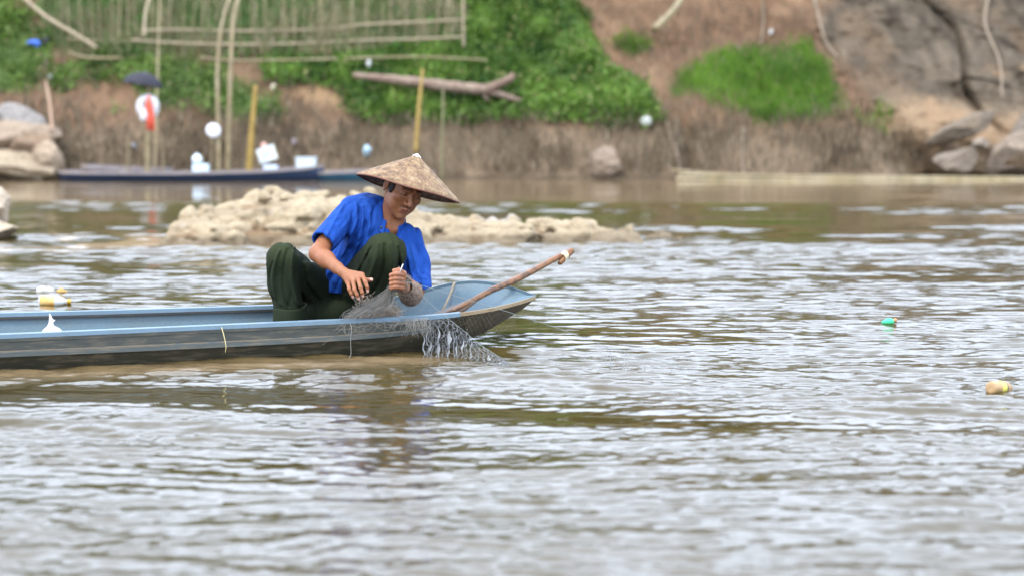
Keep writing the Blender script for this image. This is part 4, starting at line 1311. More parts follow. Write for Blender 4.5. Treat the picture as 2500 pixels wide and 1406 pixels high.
for k, (x, y, Y_) in enumerate(((931, 556, 8.405), (936, 583, 8.39))):
    c0 = at(x, y, Y_); th = np.arange(12) * 2 * math.pi / 12
    mb = MB(); 
    r0 = np.stack([c0 + V(math.cos(t) * .0062, 0, math.sin(t) * .0062) for t in th]); r1 = r0 + V(0, -.003, 0)
    mb.add(np.concatenate([r0, r1, [c0 + V(0, -.0022, 0)]]), [(i, (i + 1) % 12, 12 + (i + 1) % 12, 12 + i) for i in range(12)] + [(12 + i, 12 + (i + 1) % 12, 24) for i in range(12)])
    if k == 0:
        put('button', mb, mat('dark_button', (.02, .03, .05), .3), shirt)

# ------------------------------ trousers
lo = at(630, 830, 8.1); hi = at(1020, 540, 8.1)
P = grid((lo[0], 8.10, at(0, 800, 8.3)[2]), (hi[0] + .02, 8.95, at(0, 545, 8.3)[2]), .0056)
X, Y, Z = P[:3]
HR_, HL_ = at(800, 728, 8.76), at(855, 722, 8.76)
def leg(P, H, K, A_, rh, rk, rs, ra, seed, kk=.03, bulge=V(0, 0, 0)):
    th = cap(P, H, K, rh, rk)
    sh = cap(P, K, A_, rs, ra)
    dth = unit(K - H); dsh = unit(A_ - K)
    fth = folds(P, dth, unit(np.cross(dth, V(0, 0, 1))), unit(np.cross(dth, V(0, 1, 0))), seed, 5, 15, 15)
    fsh = folds(P, dsh, V(1, 0, 0), V(0, 1, 0), seed + 20, 4.5, 19, 17)
    near_k = np.exp(-(((X - K[0]) ** 2 + (Y - K[1]) ** 2 + (Z - K[2] + .0) ** 2) / .085 ** 2))
    th = th - .026 * fth * (1 - .75 * near_k); sh = sh - .028 * fsh * (1 - .8 * near_k)
    return smin(th, sh, kk)
KR_ = at(690, 634, 8.42); KL_ = at(941, 617, 8.28)
dR = leg(P, HR_, KR_, at(705, 765, 8.42), .105, .072, .074, .066, 600)
dR = smin(dR, ell(P, at(694, 690, 8.44), (.078, .075, .10)), .03)
dL = leg(P, HL_, KL_, at(908, 750, 8.40), .110, .084, .086, .072, 640)
# end of the legs
capR = at(0, 783, 8.38)[2]
slope = (X - at(706, 783, 8.38)[0]) * .10
dR = smax(dR, capR - Z + slope, .006)
dL = smax(dL, at(0, 764, 8.36)[2] - Z, .006)
seat = smin(cap(P, at(775, 735, 8.74), at(865, 735, 8.76), .120, .110), cap(P, at(770, 770, 8.62), at(865, 765, 8.62), .060, .060), .05)
seat = seat - .010 * folds(P, V(1, 0, 0), V(0, 1, 0), V(0, 0, 1), 680, 8, 8, 14)
TR = [([(682, 612), (664, 690), (684, 745)], .010, .014), ([(700, 612), (690, 690), (702, 748)], .008, -.014), ([(716, 606), (714, 690), (728, 745)], .011, .016),
      ([(733, 618), (730, 690), (742, 740)], .007, -.014), ([(668, 640), (656, 680), (666, 720)], .007, -.010), ([(724, 600), (772, 650), (800, 700)], .010, .013), ([(712, 606), (758, 668), (780, 730)], .008, -.013),
      ([(745, 640), (775, 700), (790, 750)], .010, .012), ([(812, 690), (830, 710), (862, 720)], .009, .010),
      ([(930, 590), (912, 660), (872, 722)], .011, .016), ([(944, 592), (934, 670), (890, 745)], .008, -.015), ([(960, 590), (958, 670), (915, 752)], .011, .016),
      ([(976, 600), (972, 670), (940, 740)], .008, -.014), ([(912, 600), (888, 640), (862, 690)], .008, -.013), ([(986, 620), (978, 680), (955, 730)], .008, .010), ([(898, 615), (880, 650), (858, 672)], .009, .010)]
CR = fold2d(P, TR, 8.42, 8.34)
dR = dR - CR; dL = dL - CR; seat = seat - .6 * CR
D = smin(seat, smin(dR, dL, .012), .03)
# rolled cuff on the right leg
rc = at(707, 766, 8.42)
rad = np.sqrt((X - rc[0]) ** 2 + (Y - rc[1]) ** 2)
cuff = np.maximum(np.abs(rad - .071 - .004 * vnoise(X * 20, Y * 20, Z * 20, 690)) - .006, np.abs(Z - at(0, 763, 8.42)[2] - .10 * (X - rc[0])) - .036)
hollow = np.maximum(rad - .060, Z - (capR + .03))
D = smax(D, -hollow, .004)
rl = at(908, 756, 8.40); radl = np.sqrt((X - rl[0]) ** 2 + (Y - rl[1]) ** 2)
D = smax(D, -np.maximum(radl - .058, Z - (at(0, 764, 8.36)[2] + .02)), .004)
v, f = largest(*nets(D, P[3], P[4])); v = relax(v, f, 1, .3)
GREEN = V(.0125, .0175, .009)
knee = np.exp(-(np.linalg.norm(v - (KR_ + V(0, -.03, .05)), axis=1) / .09) ** 2) + np.exp(-(np.linalg.norm(v - (KL_ + V(0, -.04, .05)), axis=1) / .10) ** 2)
col = GREEN * (1 + .20 * fbm(v[:, 0] * 9, v[:, 1] * 9, v[:, 2] * 9, 695)[:, None])
col = lerp(col, V(.027, .035, .0145), (np.clip(knee, 0, 1) * .85)[:, None])  # cloth colour paler over the top of each knee
twill = mat('green_twill', (1, 1, 1), .9, noise=.08, nscale=40, bump=.3, bscale=300, crease=.016, crease_scale=7, use_attr=True, spec=.12)
trousers = put('trousers', (v, f, np.clip(col, .004, 1)), twill, person, label='loose dark green work trousers, knees paler')
Pc = grid((rc[0] - .10, rc[1] - .10, rc[2] - .07), (rc[0] + .10, rc[1] + .10, rc[2] + .07), .004)
X, Y, Z = Pc[:3]
rad = np.sqrt((X - rc[0]) ** 2 + (Y - rc[1]) ** 2)
an = np.arctan2(Y - rc[1], X - rc[0])
cuff = np.sqrt(np.maximum(np.abs(rad - .0725 - .004 * np.sin(an * 3) - .003 * vnoise(X * 30, Y * 30, Z * 10, 690)), 0) ** 2 + np.maximum(np.abs(Z - at(0, 765, 8.42)[2] - .10 * (X - rc[0]) - .10 * (Y - rc[1]) - .006 * np.sin(an * 2)) - .028, 0) ** 2) - .0055
v, f = nets(cuff, Pc[3], Pc[4])
put('cuff', (v, f, np.tile(GREEN * 1.5, (len(v), 1))), twill, trousers, label='rolled up cuff of the trouser leg')

# ------------------------------ conical hat
hc = at(997, 457, 8.47)
ha = unit(V(.262, .115, .96)); hx = unit(np.cross(V(0, 1, 0), ha)); hy = np.cross(ha, hx)
hat = thing('conical_hat', 'old brown conical leaf hat with a white taped tip, worn by the fisherman', 'hat', hc)
prof = [(.0, .158), (.012, .150), (.05, .1255), (.10, .0935), (.15, .0605), (.20, .0280), (.235, .0065), (.2465, -.0035), (.2485, -.009)]
n = 96
def hat_surf(prof, off, c0=(1, 1, 1), wob=0.0015):
    v = []
    for r_, z_ in prof:
        for k in range(n):
            t = 2 * math.pi * k / n
            w = wob * math.sin(16 * t) * min(1, r_ * 8) + .004 * r_ / .25 * math.sin(2 * t + 1) + .002 * math.sin(5 * t)
            v.append(hc + hx * (r_ * math.cos(t)) + hy * (r_ * math.sin(t)) + ha * (z_ + off + w))
    v = np.array(v); m_ = len(prof)
    f = [(i * n + k, (i + 1) * n + k, (i + 1) * n + (k + 1) % n, i * n + (k + 1) % n) for i in range(m_ - 1) for k in range(n)]
    return v, f
vo, fo = hat_surf(prof, 0)
vi, fi = hat_surf(prof, -.004)
mb = MB(); mb.add(vo, fo); mb.add(vi, [q[::-1] for q in fi])
def hat_material():
    m, N, L, b = new_mat('hat_leaf')
    b.inputs['Roughness'].default_value = .75; b.inputs['Specular IOR Level'].default_value = .3
    tc = N.new('ShaderNodeTexCoord')
    n1 = N.new('ShaderNodeTexNoise'); n1.inputs['Scale'].default_value = 20; n1.inputs['Detail'].default_value = 8; n1.inputs['Roughness'].default_value = .72
    L.new(tc.outputs['Object'], n1.inputs['Vector'])
    rp = N.new('ShaderNodeValToRGB'); e = rp.color_ramp.elements
    e[0].position = .30; e[0].color = (.07, .046, .03, 1); e[1].position = .72; e[1].color = (.36, .285, .205, 1)
    for p, c in ((.42, (.135, .080, .045, 1)), (.50, (.19, .115, .060, 1)), (.60, (.255, .175, .092, 1))):
        q = e.new(p); q.color = c
    L.new(n1.outputs['Fac'], rp.inputs['Fac'])
    n2 = N.new('ShaderNodeTexNoise'); n2.inputs['Scale'].default_value = 75; n2.inputs['Detail'].default_value = 6
    L.new(tc.outputs['Object'], n2.inputs['Vector'])
    mr = N.new('ShaderNodeMapRange'); mr.inputs['From Min'].default_value = .3; mr.inputs['From Max'].default_value = .7; mr.inputs['To Min'].default_value = .60; mr.inputs['To Max'].default_value = 1.35
    L.new(n2.outputs['Fac'], mr.inputs['Value'])
    mu = N.new('ShaderNodeMixRGB'); mu.blend_type = 'MULTIPLY'; mu.inputs['Fac'].default_value = 1
    L.new(rp.outputs['Color'], mu.inputs['Color1']); L.new(mr.outputs['Result'], mu.inputs['Color2'])
    L.new(mu.outputs['Color'], b.inputs['Base Color'])
    bp = N.new('ShaderNodeBump'); bp.inputs['Strength'].default_value = .6; bp.inputs['Distance'].default_value = .003
    L.new(n1.outputs['Fac'], bp.inputs['Height']); L.new(bp.outputs['Normal'], b.inputs['Normal'])
    return m
hmat = hat_material()
put('hat_cone', mb, hmat, hat)
mb = MB(); mb.tube([hc + hx * (.2485 * math.cos(t)) + hy * (.2485 * math.sin(t)) + ha * (-.011 + .004 * math.sin(2 * t + 1) + .002 * math.sin(5 * t)) for t in np.linspace(0, 2 * math.pi, 97)], .0045, 8, cap=False)
put('rim_hoop', mb, mat('hoop_cane', (.13, .050, .028), .6, noise=.3, nscale=30), hat, label='reddish brown cane hoop round the rim')
vt, ft = hat_surf([(.0, .1605), (.006, .157), (.013, .1515), (.0205, .1470)], .0012, wob=0)
# ragged edge
put('tip_patch', MB().add(vt, ft), mat('white_tape', (.80, .80, .76), .5), hat, label='white patch over the tip')
for k in range(7):      # hoops under the cone
    rr_ = .215 - k * .028
    zz = np.interp(rr_, [p[0] for p in prof], [p[1] for p in prof]) - .007
    mb = MB(); mb.tube([hc + hx * (rr_ * math.cos(t)) + hy * (rr_ * math.sin(t)) + ha * zz for t in np.linspace(0, 2 * math.pi, 49)], .0018, 5, cap=False)
    put('inner_hoop', mb, bpy.data.materials['hoop_cane'], hat)
# small white stick pinched in the fist
mb = MB().tube([at(975, 668, 8.05), at(980, 655, 8.045), at(984, 645, 8.04)], [.0026, .0026, .0022], 8)
put('netting_needle', mb, mat('white_plastic', (.75, .76, .74), .4), label='thin white stick poking up from the fist that grips the net', cat='net needle')
# ------------------------------------------------------------------ THE NET
net = thing('fishing_net', 'fine pale gill net heaped at the fisherman and trailing from his fist into the river', 'fishing net', at(960, 780, 8.1))
m_net = mat('nylon_net', (.20, .19, .165), .5, spec=.5)
m_netd = mat('old_net', (.30, .25, .20), .8)
m_wet = mat('wet_net', (.40, .42, .44), .15, spec=.8, trans=.3, alpha=.6)
m_line = mat('float_line', (.16, .19, .18), .6)
r = np.random.default_rng(31)
def curve_pts(ctrl, n):
    ctrl = np.asarray(ctrl, float); m_ = len(ctrl)
    pad = np.concatenate([[2 * ctrl[0] - ctrl[1]], ctrl, [2 * ctrl[-1] - ctrl[-2]]])
    out = []
    for t in np.linspace(0, m_ - 1 - 1e-6, n):
        i = int(t); u = t - i; a, b, c, d = pad[i:i + 4]
        out.append(.5 * ((2 * b) + (c - a) * u + (2 * a - 5 * b + 4 * c - d) * u * u + (3 * b - 3 * c + d - a) * u ** 3))
    return np.array(out)

# strands fanning from the fist down to the gunwale
mb = MB()
for k in range(170):
    t = r.random(); t2 = r.random() ** .8
    top = at(r.uniform(948, 972), r.uniform(695, 712), r.uniform(8.04, 8.12))
    ex = lerp(828, 938, t2); ey = 781 - (ex - 828) * .10 + r.uniform(-9, 4)
    end = at(ex, ey, lerp(8.0, 8.16, r.random()))
    mid = at(lerp(955, ex, .5) + r.uniform(-6, 22) , lerp(700, ey, .5) + r.uniform(-4, 16), r.uniform(8.05, 8.16))
    q = at(lerp(955, ex, .8) + r.uniform(-14, 14), lerp(700, ey, .82) + r.uniform(-6, 8), r.uniform(8.02, 8.14))
    mb.tube(curve_pts([top, mid, q, end], 9), .00062, 3, cap=False)
put('net_fan', mb, m_net, net, kind='stuff')
# dark tangle below the left knee and on the foot
mb = MB()
for k in range(260):
    c0 = at(r.uniform(868, 966), r.uniform(728, 776), r.uniform(8.16, 8.36))
    if k < 120: c0 = at(r.normal(950, 10), r.normal(764, 6), r.uniform(8.20, 8.30))
    pts = [c0]
    dd = r.normal(0, 1, 3)
    for j in range(6):
        dd = dd * .5 + r.normal(0, 1, 3); pts.append(pts[-1] + unit(dd) * .013)
    mb.tube(curve_pts(pts, 10), .0011, 3, cap=False)
put('net_heap', mb, m_netd, net, kind='stuff', label='dark crumpled heap of net at the left foot')
# tangle wrapped round forearm and fist
mb = MB()
for k in range(1100):
    # arc on the surface round the forearm bulb
    if k < 820:
        c0 = at(1003, 716, 8.30); rad = V(.053, .071, .056); 
    else:
        c0 = at(985, 690, 8.16); rad = V(.036, .055, .044)
    a = unit(r.normal(0, 1, 3) + V(0, -.6, -.2)); b_ = unit(np.cross(a, r.normal(0, 1, 3))); L_ = r.uniform(.3, .9)
    rr_ = 1 + r.uniform(-.06, .08)
    if k % 4 == 0: c0 = lerp(at(982, 692, 8.15), at(1003, 716, 8.30), r.random()); rad = V(.048, .058, .048)
    pts = [c0 + rad * rr_ * unit(a * math.cos(s) + b_ * math.sin(s)) for s in np.linspace(-L_ / 2, L_ / 2, 7)]
    if a[0] > .75: continue
    pts = np.array(pts) + r.normal(0, .0028, (7, 3)); mb.tube(pts, .00065, 3, cap=False, c=(1, 1, 1))
put('net_wrap', mb, mat('wrapped_net', (.34, .27, .21), .75), net, kind='stuff', label='brown net tangled round the forearm')
def wrap_core():
    P = grid(at(1003, 716, 8.30) - .13, at(1003, 716, 8.30) + .13, .005)
    d = ell(P, at(1003, 716, 8.30), (.053, .072, .056))
    d = smin(d, cap(P, at(982, 692, 8.15), at(1003, 716, 8.28), .036, .046), .03)
    d = d - .006 * fbm(P[0] * 60, P[1] * 60, P[2] * 60, 700, 3)
    v, f = nets(d, P[3], P[4])
    put('net_bundle', (v, f), mat('bundle_net', (.17, .115, .082), .85, noise=.5, nscale=70, bump=1, bscale=120), net, label='balled up net round the forearm')
wrap_core()
# strands over the gunwale and the loose lower edge
mb = MB()
for k in range(34):
    x0 = r.uniform(830, 1000); y0 = 786 - (x0 - 830) * .055
    x1 = x0 + r.normal(10, 26); y1 = y0 + abs(r.normal(0, 20)) + 6
    x2 = x1 + r.normal(14, 22); y2 = y0 + r.uniform(0, 10)
    Yg = np.interp(x0, [600, 1000], [7.93, 8.16])
    mb.tube(curve_pts([at(x0, y0, Yg - .01), at(x1, y1, Yg - .045), at(x2, y2, Yg - .03)], 8), .0006, 3, cap=False)
mb.tube(curve_pts([at(855, 788, 8.02), at(858, 800, 7.98), at(856, 830, 7.97), at(857, 862, 7.96), at(853, 872, 7.95)], 14), [.0012] * 14, 4, cap=False)
for k in range(70):
    x0 = r.uniform(985, 1045); 
    mb.tube(curve_pts([at(x0, 775, 8.13), at(x0 + r.normal(0, 6), 790, 8.11), at(x0 + r.normal(4, 9), 800 + r.uniform(0, 22), 8.10)], 6), .0006, 3, cap=False)
put('net_edge', mb, m_net, net, kind='stuff', label='loose net edge draped over the near gunwale')

# the two lines
L1p = curve_pts([at(975, 684, 8.06), at(1040, 700, 8.02), at(1130, 728, 7.97), at(1250, 764, 7.88), at(1360, 800, 7.78), at(1500, 851, 7.64), at(1640, 888, 7.50), at(1800, 925, 7.36)], 90)
L2p = curve_pts([at(1030, 722, 8.22), at(1075, 762, 8.15), at(1120, 797, 8.08), at(1170, 838, 7.97), at(1215, 868, 7.88), at(1248, 889, 7.80)], 60)
put('float_line', MB().tube(L1p, .0010, 6), m_line, net, label='upper line running from the fist into the river')
put('lead_line', MB().tube(L2p, .0010, 6), m_line, net, label='lower line dropping past the bow into the river')
def on_line(Lp, x):
    px = 1250 + Lp[:, 0] * FOC / Lp[:, 1]
    i = np.interp(x, px, np.arange(len(px)))
    return np.stack([np.interp(i, np.arange(len(px)), Lp[:, k]) for k in range(3)], -1)

# wet net hanging from the lower line: drawn-out meshes, clinging together
mb = MB(); film = MB()
xs = np.linspace(1036, 1238, 38)
colm = []
for i, x in enumerate(xs):
    x = x + r.normal(0, 1.5)
    top = at(x, 778, 8.14) if x < 1098 else on_line(L2p, x)
    topz = top[2]
    bot = onwater(x + r.normal(0, 3) + 4, 880 + r.uniform(-3, 6), -.01)
    bot[1] = top[1] - .04; bot = V(top[0] + r.normal(0, .006), top[1] - .04, -.01)
    n_ = 15
    ts = np.linspace(0, 1, n_)
    pts = top + (bot - top) * ts[:, None] + np.stack([.0042 * np.sin(ts * r.uniform(13, 20) + i * 3.14 + r.normal(0, .7)) * (1 - .3 * ts) + r.normal(0, .0022, n_), r.normal(0, .003, n_), r.normal(0, .002, n_)], 1)
    colm.append(pts)
    thick = np.where(r.random(n_) < .22, r.uniform(.0008, .0018, n_), .0004) * (1 + .5 * (ts > .4))
    mb.tube(pts, thick, 4, cap=False)
for i in range(len(colm) - 1):
    A_, B_ = colm[i], colm[i + 1]
    for j in range(0, 14):
        if r.random() < .75:
            mb.tube([A_[j], lerp(A_[j], B_[j + 1], .5) + V(0, 0, -.003), B_[j + 1]], .0006, 3, cap=False)
        if r.random() < .45:
            mb.tube([B_[j], A_[j + 1]], .0006, 3, cap=False)
for i in (0, 1, 2, 6, 7, 11, 14, 17, 20, 21, 26, 29, 33):
    A_, B_ = colm[i], colm[i + 1]
    a0 = r.integers(3, 7); m0 = A_[a0:]; w0 = (np.sin(np.linspace(.1, 3.04, len(m0))) * (.45 + .4 * np.sin(np.linspace(0, 9, len(m0)) + i)))[:, None] * .8 + .03
    strip(film, [m0, m0 + (B_[a0:] - m0) * w0], (1, 1, 1))
put('hanging_mesh', mb, m_wet, net, kind='stuff', label='wet white meshes hanging beside the bow')
o_ = put('water_film', film, mat('water_film', (.75, .78, .80), .1, spec=.9, trans=.4, alpha=.38), net, label='water film clinging between the hanging meshes', kind='stuff')
# second panel under the upper line, thin diamonds against the bow
mb = MB()
def diamonds(x0, x1, rows, cols, ybot, rad):
    G = np.zeros((rows + 1, cols + 1, 3))
    for i in range(cols + 1):
        x = lerp(x0, x1, i / cols); top = on_line(L1p, x)
        yb = ybot(x)
        bot = at(x - 6, yb, top[1] + .06)
        for j in range(rows + 1):
            G[j, i] = lerp(top, bot, j / rows) + r.normal(0, .0025, 3)
    for j in range(rows):
        for i in range(cols):
            if (i + j) % 2 == 0:
                mb.tube([G[j, i], G[j + 1, i + 1]], rad, 3, cap=False)
            else:
                mb.tube([G[j, i + 1], G[j + 1, i]], rad, 3, cap=False)
diamonds(1105, 1262, 9, 24, lambda x: np.interp(x, [1105, 1190, 1262], [785, 836, 792]), .00028)
put('net_panel', mb, m_net, net, kind='stuff', label='thin diamond net under the upper line')
mb = MB(); film = MB()
for x0 in (1496, 1528, 1536, 1572, 1578, 1640, 1652, 1664, 1676, 1690, 1700, 1715, 1730):
    top = on_line(L1p, x0); n_ = 9; ts = np.linspace(0, 1, n_)
    bot = V(top[0] - .01, top[1] - .02, -.01)
    start = top if x0 > 1620 else lerp(top, bot, r.uniform(.25, .4))
    pts = start + (bot - start) * ts[:, None] + r.normal(0, .003, (n_, 3))
    mb.tube(pts, np.linspace(.0005, .0030 if x0 < 1620 else .0011, n_) * r.uniform(.6, 1.3, n_), 4, cap=False)
    mb.tube([top, pts[0]], .0005, 3, cap=False)
for k in range(60):
    x0 = r.uniform(1440, 1740); top = on_line(L1p, x0); dz = r.uniform(.2, 1)
    p2 = on_line(L1p, x0 + r.uniform(6, 26)); p2[2] *= (1 - dz); 
    mb.tube([top, p2], .0004, 3, cap=False)
put('trailing_mesh', mb, m_wet, net, kind='stuff', label='strings of wet mesh under the far end of the upper line')
mb = MB()
for k in range(150):
    x = r.uniform(1000, 1240); top = on_line(L2p, max(1032, x)); z = top[2] * r.random(); c0 = V(top[0] + r.normal(0, .02), top[1] - .05, max(z, .01)); s = r.uniform(.0009, .0024)
    mb.add(c0 + s * np.array([(1, 0, 0), (-1, 0, 0), (0, 1, 0), (0, -1, 0), (0, 0, 1), (0, 0, -1)]), [(0, 2, 4), (2, 1, 4), (1, 3, 4), (3, 0, 4), (2, 0, 5), (1, 2, 5), (3, 1, 5), (0, 3, 5)])
put('water_drops', mb, m_wet, net, kind='stuff', label='drops shaken from the net')

# ------------------------------------------------------------------ FLOATING THINGS
def lathe(c0, axis, prof, n=20):
    axis = unit(axis); e1 = unit(np.cross(axis, V(.1, .2, 1))); e2 = np.cross(axis, e1)
    v = np.concatenate([[np.asarray(c0) + axis * z + r_ * (math.cos(t) * e1 + math.sin(t) * e2) for t in np.arange(n) * 2 * math.pi / n] for r_, z in prof])
    f = [(i * n + k, i * n + (k + 1) % n, (i + 1) * n + (k + 1) % n, (i + 1) * n + k) for i in range(len(prof) - 1) for k in range(n)]
    f += [tuple(range(n))[::-1], tuple((len(prof) - 1) * n + k for k in range(n))]
    return MB().add(v, f)
clear = mat('clear_plastic', (.75, .78, .78), .15, spec=.7, trans=.3)
# yellow juice bottle
p0 = onwater(96, 741, .008); ax = V(1, .05, -.03)
b_ = thing('plastic_bottle', 'plastic bottle with orange and white label floating left, behind the canoe', 'bottle', p0)
put('bottle_body', lathe(p0 + V(0, 0, .018), ax, [(.020, 0), (.030, .004), (.031, .06), (.031, .10), (.022, .135), (.012, .150), (.011, .165)]), clear, b_)
put('bottle_label', lathe(p0 + V(0, 0, .018), ax, [(.0316, .008), (.0322, .010), (.0322, .088), (.0316, .090)]), mat('orange_label', (.72, .27, .006), .4, col2=(.70, .55, .25), nscale=6, stretch=(1, 1, 2)), b_)
put('bottle_cap', lathe(p0 + V(0, 0, .018), ax, [(.0125, .160), (.0135, .162), (.0135, .178), (.012, .180)]), mat('amber_cap', (.55, .32, .04), .4), b_)
# film wrapper and brown husk behind it
p1 = onwater(115, 712, .004)
P = grid(p1 + V(-.08, -.06, -.03), p1 + V(.09, .06, .06), .005)
d = ell(P, p1 + V(-.01, 0, .012), (.055, .035, .022)) + .012 * fbm(P[0] * 40, P[1] * 40, P[2] * 40, 801)
v, f = nets(d, P[3], P[4])
put('plastic_wrapper', (v, f), mat('white_film', (.78, .78, .74), .3, trans=.4), label='crumpled white plastic wrapper floating above the orange bottle', cat='wrapper')
p2 = onwater(150, 713, .004)
P = grid(p2 + V(-.06, -.04, -.02), p2 + V(.06, .04, .05), .005)
d = smin(ell(P, p2 + V(0, 0, .004), (.038, .025, .010)), ell(P, p2 + V(.0, 0, .012), (.014, .014, .016)), .01) + .005 * fbm(P[0] * 50, P[1] * 50, P[2] * 50, 802)
v, f = nets(d, P[3], P[4])
put('fruit_husk', (v, f), mat('brown_husk', (.36, .22, .06), .7, noise=.4, nscale=40), label='brown fruit husk floating beside the white wrapper', cat='husk')
# green bottle far right
p3 = onwater(2168, 789, .016)
b_ = thing('green_bottle', 'small green plastic float bobbing alone on the water at right', 'float', p3)
P = grid(p3 + V(-.04, -.03, -.03), p3 + V(.05, .04, .05), .003)
d = smin(ell(P, p3 + V(.006, 0, .010), (.026, .022, .019)), ell(P, p3 + V(-.018, 0, .006), (.016, .014, .010)), .01)
v, f = nets(d, P[3], P[4])
put('float_body', (v, f), mat('green_plastic', (.06, .62, .28), .3, trans=.2), b_)
put('float_stopper', lathe(p3 + V(.028, 0, .014), V(1, .1, .35), [(.008, 0), (.010, .002), (.010, .014), (.006, .018)]), mat('rust_stopper', (.45, .22, .10), .6), b_)
# floating bottle at the right edge
p4 = onwater(2405, 956, .011); ax = unit(V(1, .9, -.14))
b_ = thing('floating_jar', 'brown plastic bottle with a yellow label bobbing at the right edge', 'bottle', p4)
q0 = p4 + V(.022, 0, .016)
put('jar_body', lathe(q0, ax, [(0.0101, -0.0027), (0.0202, -0.0036), (0.0248, 0.0000), (0.0260, 0.0054), (0.0260, 0.0360), (0.0273, 0.0387), (0.0260, 0.0423), (0.0260, 0.0855), (0.0273, 0.0891), (0.0260, 0.0927), (0.0202, 0.1170), (0.0118, 0.1350)], 24), mat('amber_plastic', (.42, .27, .13), .35, trans=.15, noise=.2, nscale=30), b_)
put('jar_label', lathe(q0, ax, [(0.0267, 0.0450), (0.0274, 0.0468), (0.0274, 0.0810), (0.0267, 0.0828)], 24), mat('yellow_label', (.62, .56, .10), .45, noise=.2, nscale=20), b_)
put('jar_band', lathe(q0, ax, [(0.0274, 0.0747), (0.0277, 0.0756), (0.0277, 0.0810), (0.0274, 0.0819)], 24), mat('dark_band', (.04, .04, .03), .5), b_)

# ------------------------------------------------------------------ FAR BOATS
m_navy = wood_paint('navy_paint', (.035, .065, .14), (.10, .12, .16), .36, .5, (1, 1, 6), 3)
m_grey = wood_paint('greyed_wood', (.24, .21, .21), (.30, .24, .19), .45, .7, (1, 1, 6), 3)
m_blue2 = wood_paint('faded_blue', (.05, .17, .28), (.14, .18, .2), .38, .5, (1, 1, 6), 3)
def far_boat(label, pts, beam, mats, name='moored_canoe'):
    """pts: along the boat, (x_px, rim y_px, depth)"""
    A = np.array([at(*p) for p in pts]); n_ = 60
    s = np.linspace(0, 1, len(A)); t = np.linspace(0, 1, n_)
    C_ = np.stack([np.interp(t, s, A[:, k]) for k in range(3)], 1)
    C_[:, 2] = np.convolve(np.pad(C_[:, 2], 4, mode='edge'), np.ones(9) / 9, 'valid')
    tg = np.gradient(C_, axis=0); tg[:, 2] = 0; tg /= np.linalg.norm(tg, axis=1)[:, None]
    side = np.stack([-tg[:, 1], tg[:, 0], np.zeros(n_)], 1)
    w = beam / 2 * np.clip(np.sin(math.pi * np.clip(t * .96 + .02, 0, 1)) * 3.0, .06, 1)[:, None]
    b0 = C_.copy(); b0[:, 2] = np.maximum(-.05, C_[:, 2] - .30)
    b_ = thing(name, label, 'boat', (C_[30][0], C_[30][1], -.05))
    mb = MB(); strip(mb, [C_ - side * w - ZU * .02, b0 - side * w * .62, b0 + side * w * .62, C_ + side * w - ZU * .02], (1, 1, 1)); put('hull', mb, mats[0], b_)
    mb = MB(); strip(mb, [C_ + side * w * .95 - ZU * .02, b0 + side * w * .55 + ZU * .05, b0 - side * w * .55 + ZU * .05, C_ - side * w * .95 - ZU * .02], (1, 1, 1)); put('lining', mb, mats[1], b_)
    for s_ in (-1, 1):
        mb = MB(); q = C_ + side * w * s_
        strip(mb, [q - side * .02 + ZU * .012, q + side * .02 + ZU * .012, q + side * .02 - ZU * .035, q - side * .02 - ZU * .035], (1, 1, 1), close=True)
        put('gunwale', mb, mats[1], b_, smooth=False)
    for fr_ in (.25, .45, .65, .8):
        i = int(fr_ * n_); mb = MB()
        mb.tube([C_[i] - side[i] * w[i] * .93, C_[i] + side[i] * w[i] * .93], .022, 6)
        put('thwart', mb, mats[1], b_)
    return b_
far_boat('long dark navy canoe moored under the bamboo poles on the far bank', [(150, 417, 33.6), (250, 420, 33.1), (450, 421, 33.1), (620, 417, 33.2), (720, 411, 33.3), (790, 403, 33.4)], .95, (m_navy, m_grey))
far_boat('blue canoe partly hidden behind the fisherman\'s hat, bow left', [(740, 423, 33.6), (800, 420, 33.5), (870, 417, 33.5), (940, 417, 33.5), (1060, 421, 33.6)], .8, (m_blue2, m_grey))
far_boat('grey old canoe drawn up behind the navy canoe, near the boulders', [(205, 404, 33.9), (250, 407, 33.8), (330, 411, 33.8), (420, 412, 33.8)], .6, (m_grey, m_grey))

wpl = mat('white_plastic_box', (.50, .56, .58), .4, noise=.06, nscale=10)
def rbox(name, label, cat, x, y, Y, w, h, d, m, lid=True, rot=0.0, tilt=0.0, group=None):
    c0 = at(x, y, Y)
    M_ = np.array(Matrix.Rotation(rot, 3, 'Z') @ Matrix.Rotation(tilt, 3, 'Y'))
    b_ = thing(name, label, cat, c0 - V(0, 0, h / 2), group)
    bm_ = MB().box(c0, (w, d, h), M_); o = put('box_body', bm_, m, b_, smooth=False)
    bv = o.modifiers.new('bevel', 'BEVEL'); bv.width = .015; bv.segments = 3
    if lid:
        o = put('lid', MB().box(c0 + M_ @ V(0, 0, h / 2 + .012), (w * 1.06, d * 1.06, .03), M_), m, b_, smooth=False)
    return b_
rbox('jerry_can', 'pale blue can in the middle of the navy canoe', 'can', 491, 411, 33.15, .30, .15, .2, mat('pale_blue_plastic', (.52, .64, .70), .4), lid=False)
c0 = at(481, 389, 33.15)
put('white_jug', lathe(c0 - V(0, 0, .07), V(0, 0, 1), [(.06, 0), (.085, .01), (.09, .08), (.07, .12), (.03, .15), (.03, .17)]), mat('jug_plastic', (.68, .78, .84), .35), label='white jug standing on the pale blue can', cat='jug')
rbox('float_box', 'large white box at the right end of the navy canoe', 'box', 748, 399, 33.25, .36, .17, .26, wpl)
rbox('small_box', 'low bluish white box on the navy canoe beneath the patterned white panel', 'box', 661, 410, 33.2, .26, .09, .2, mat('lilac_plastic', (.50, .58, .72), .4), lid=False)
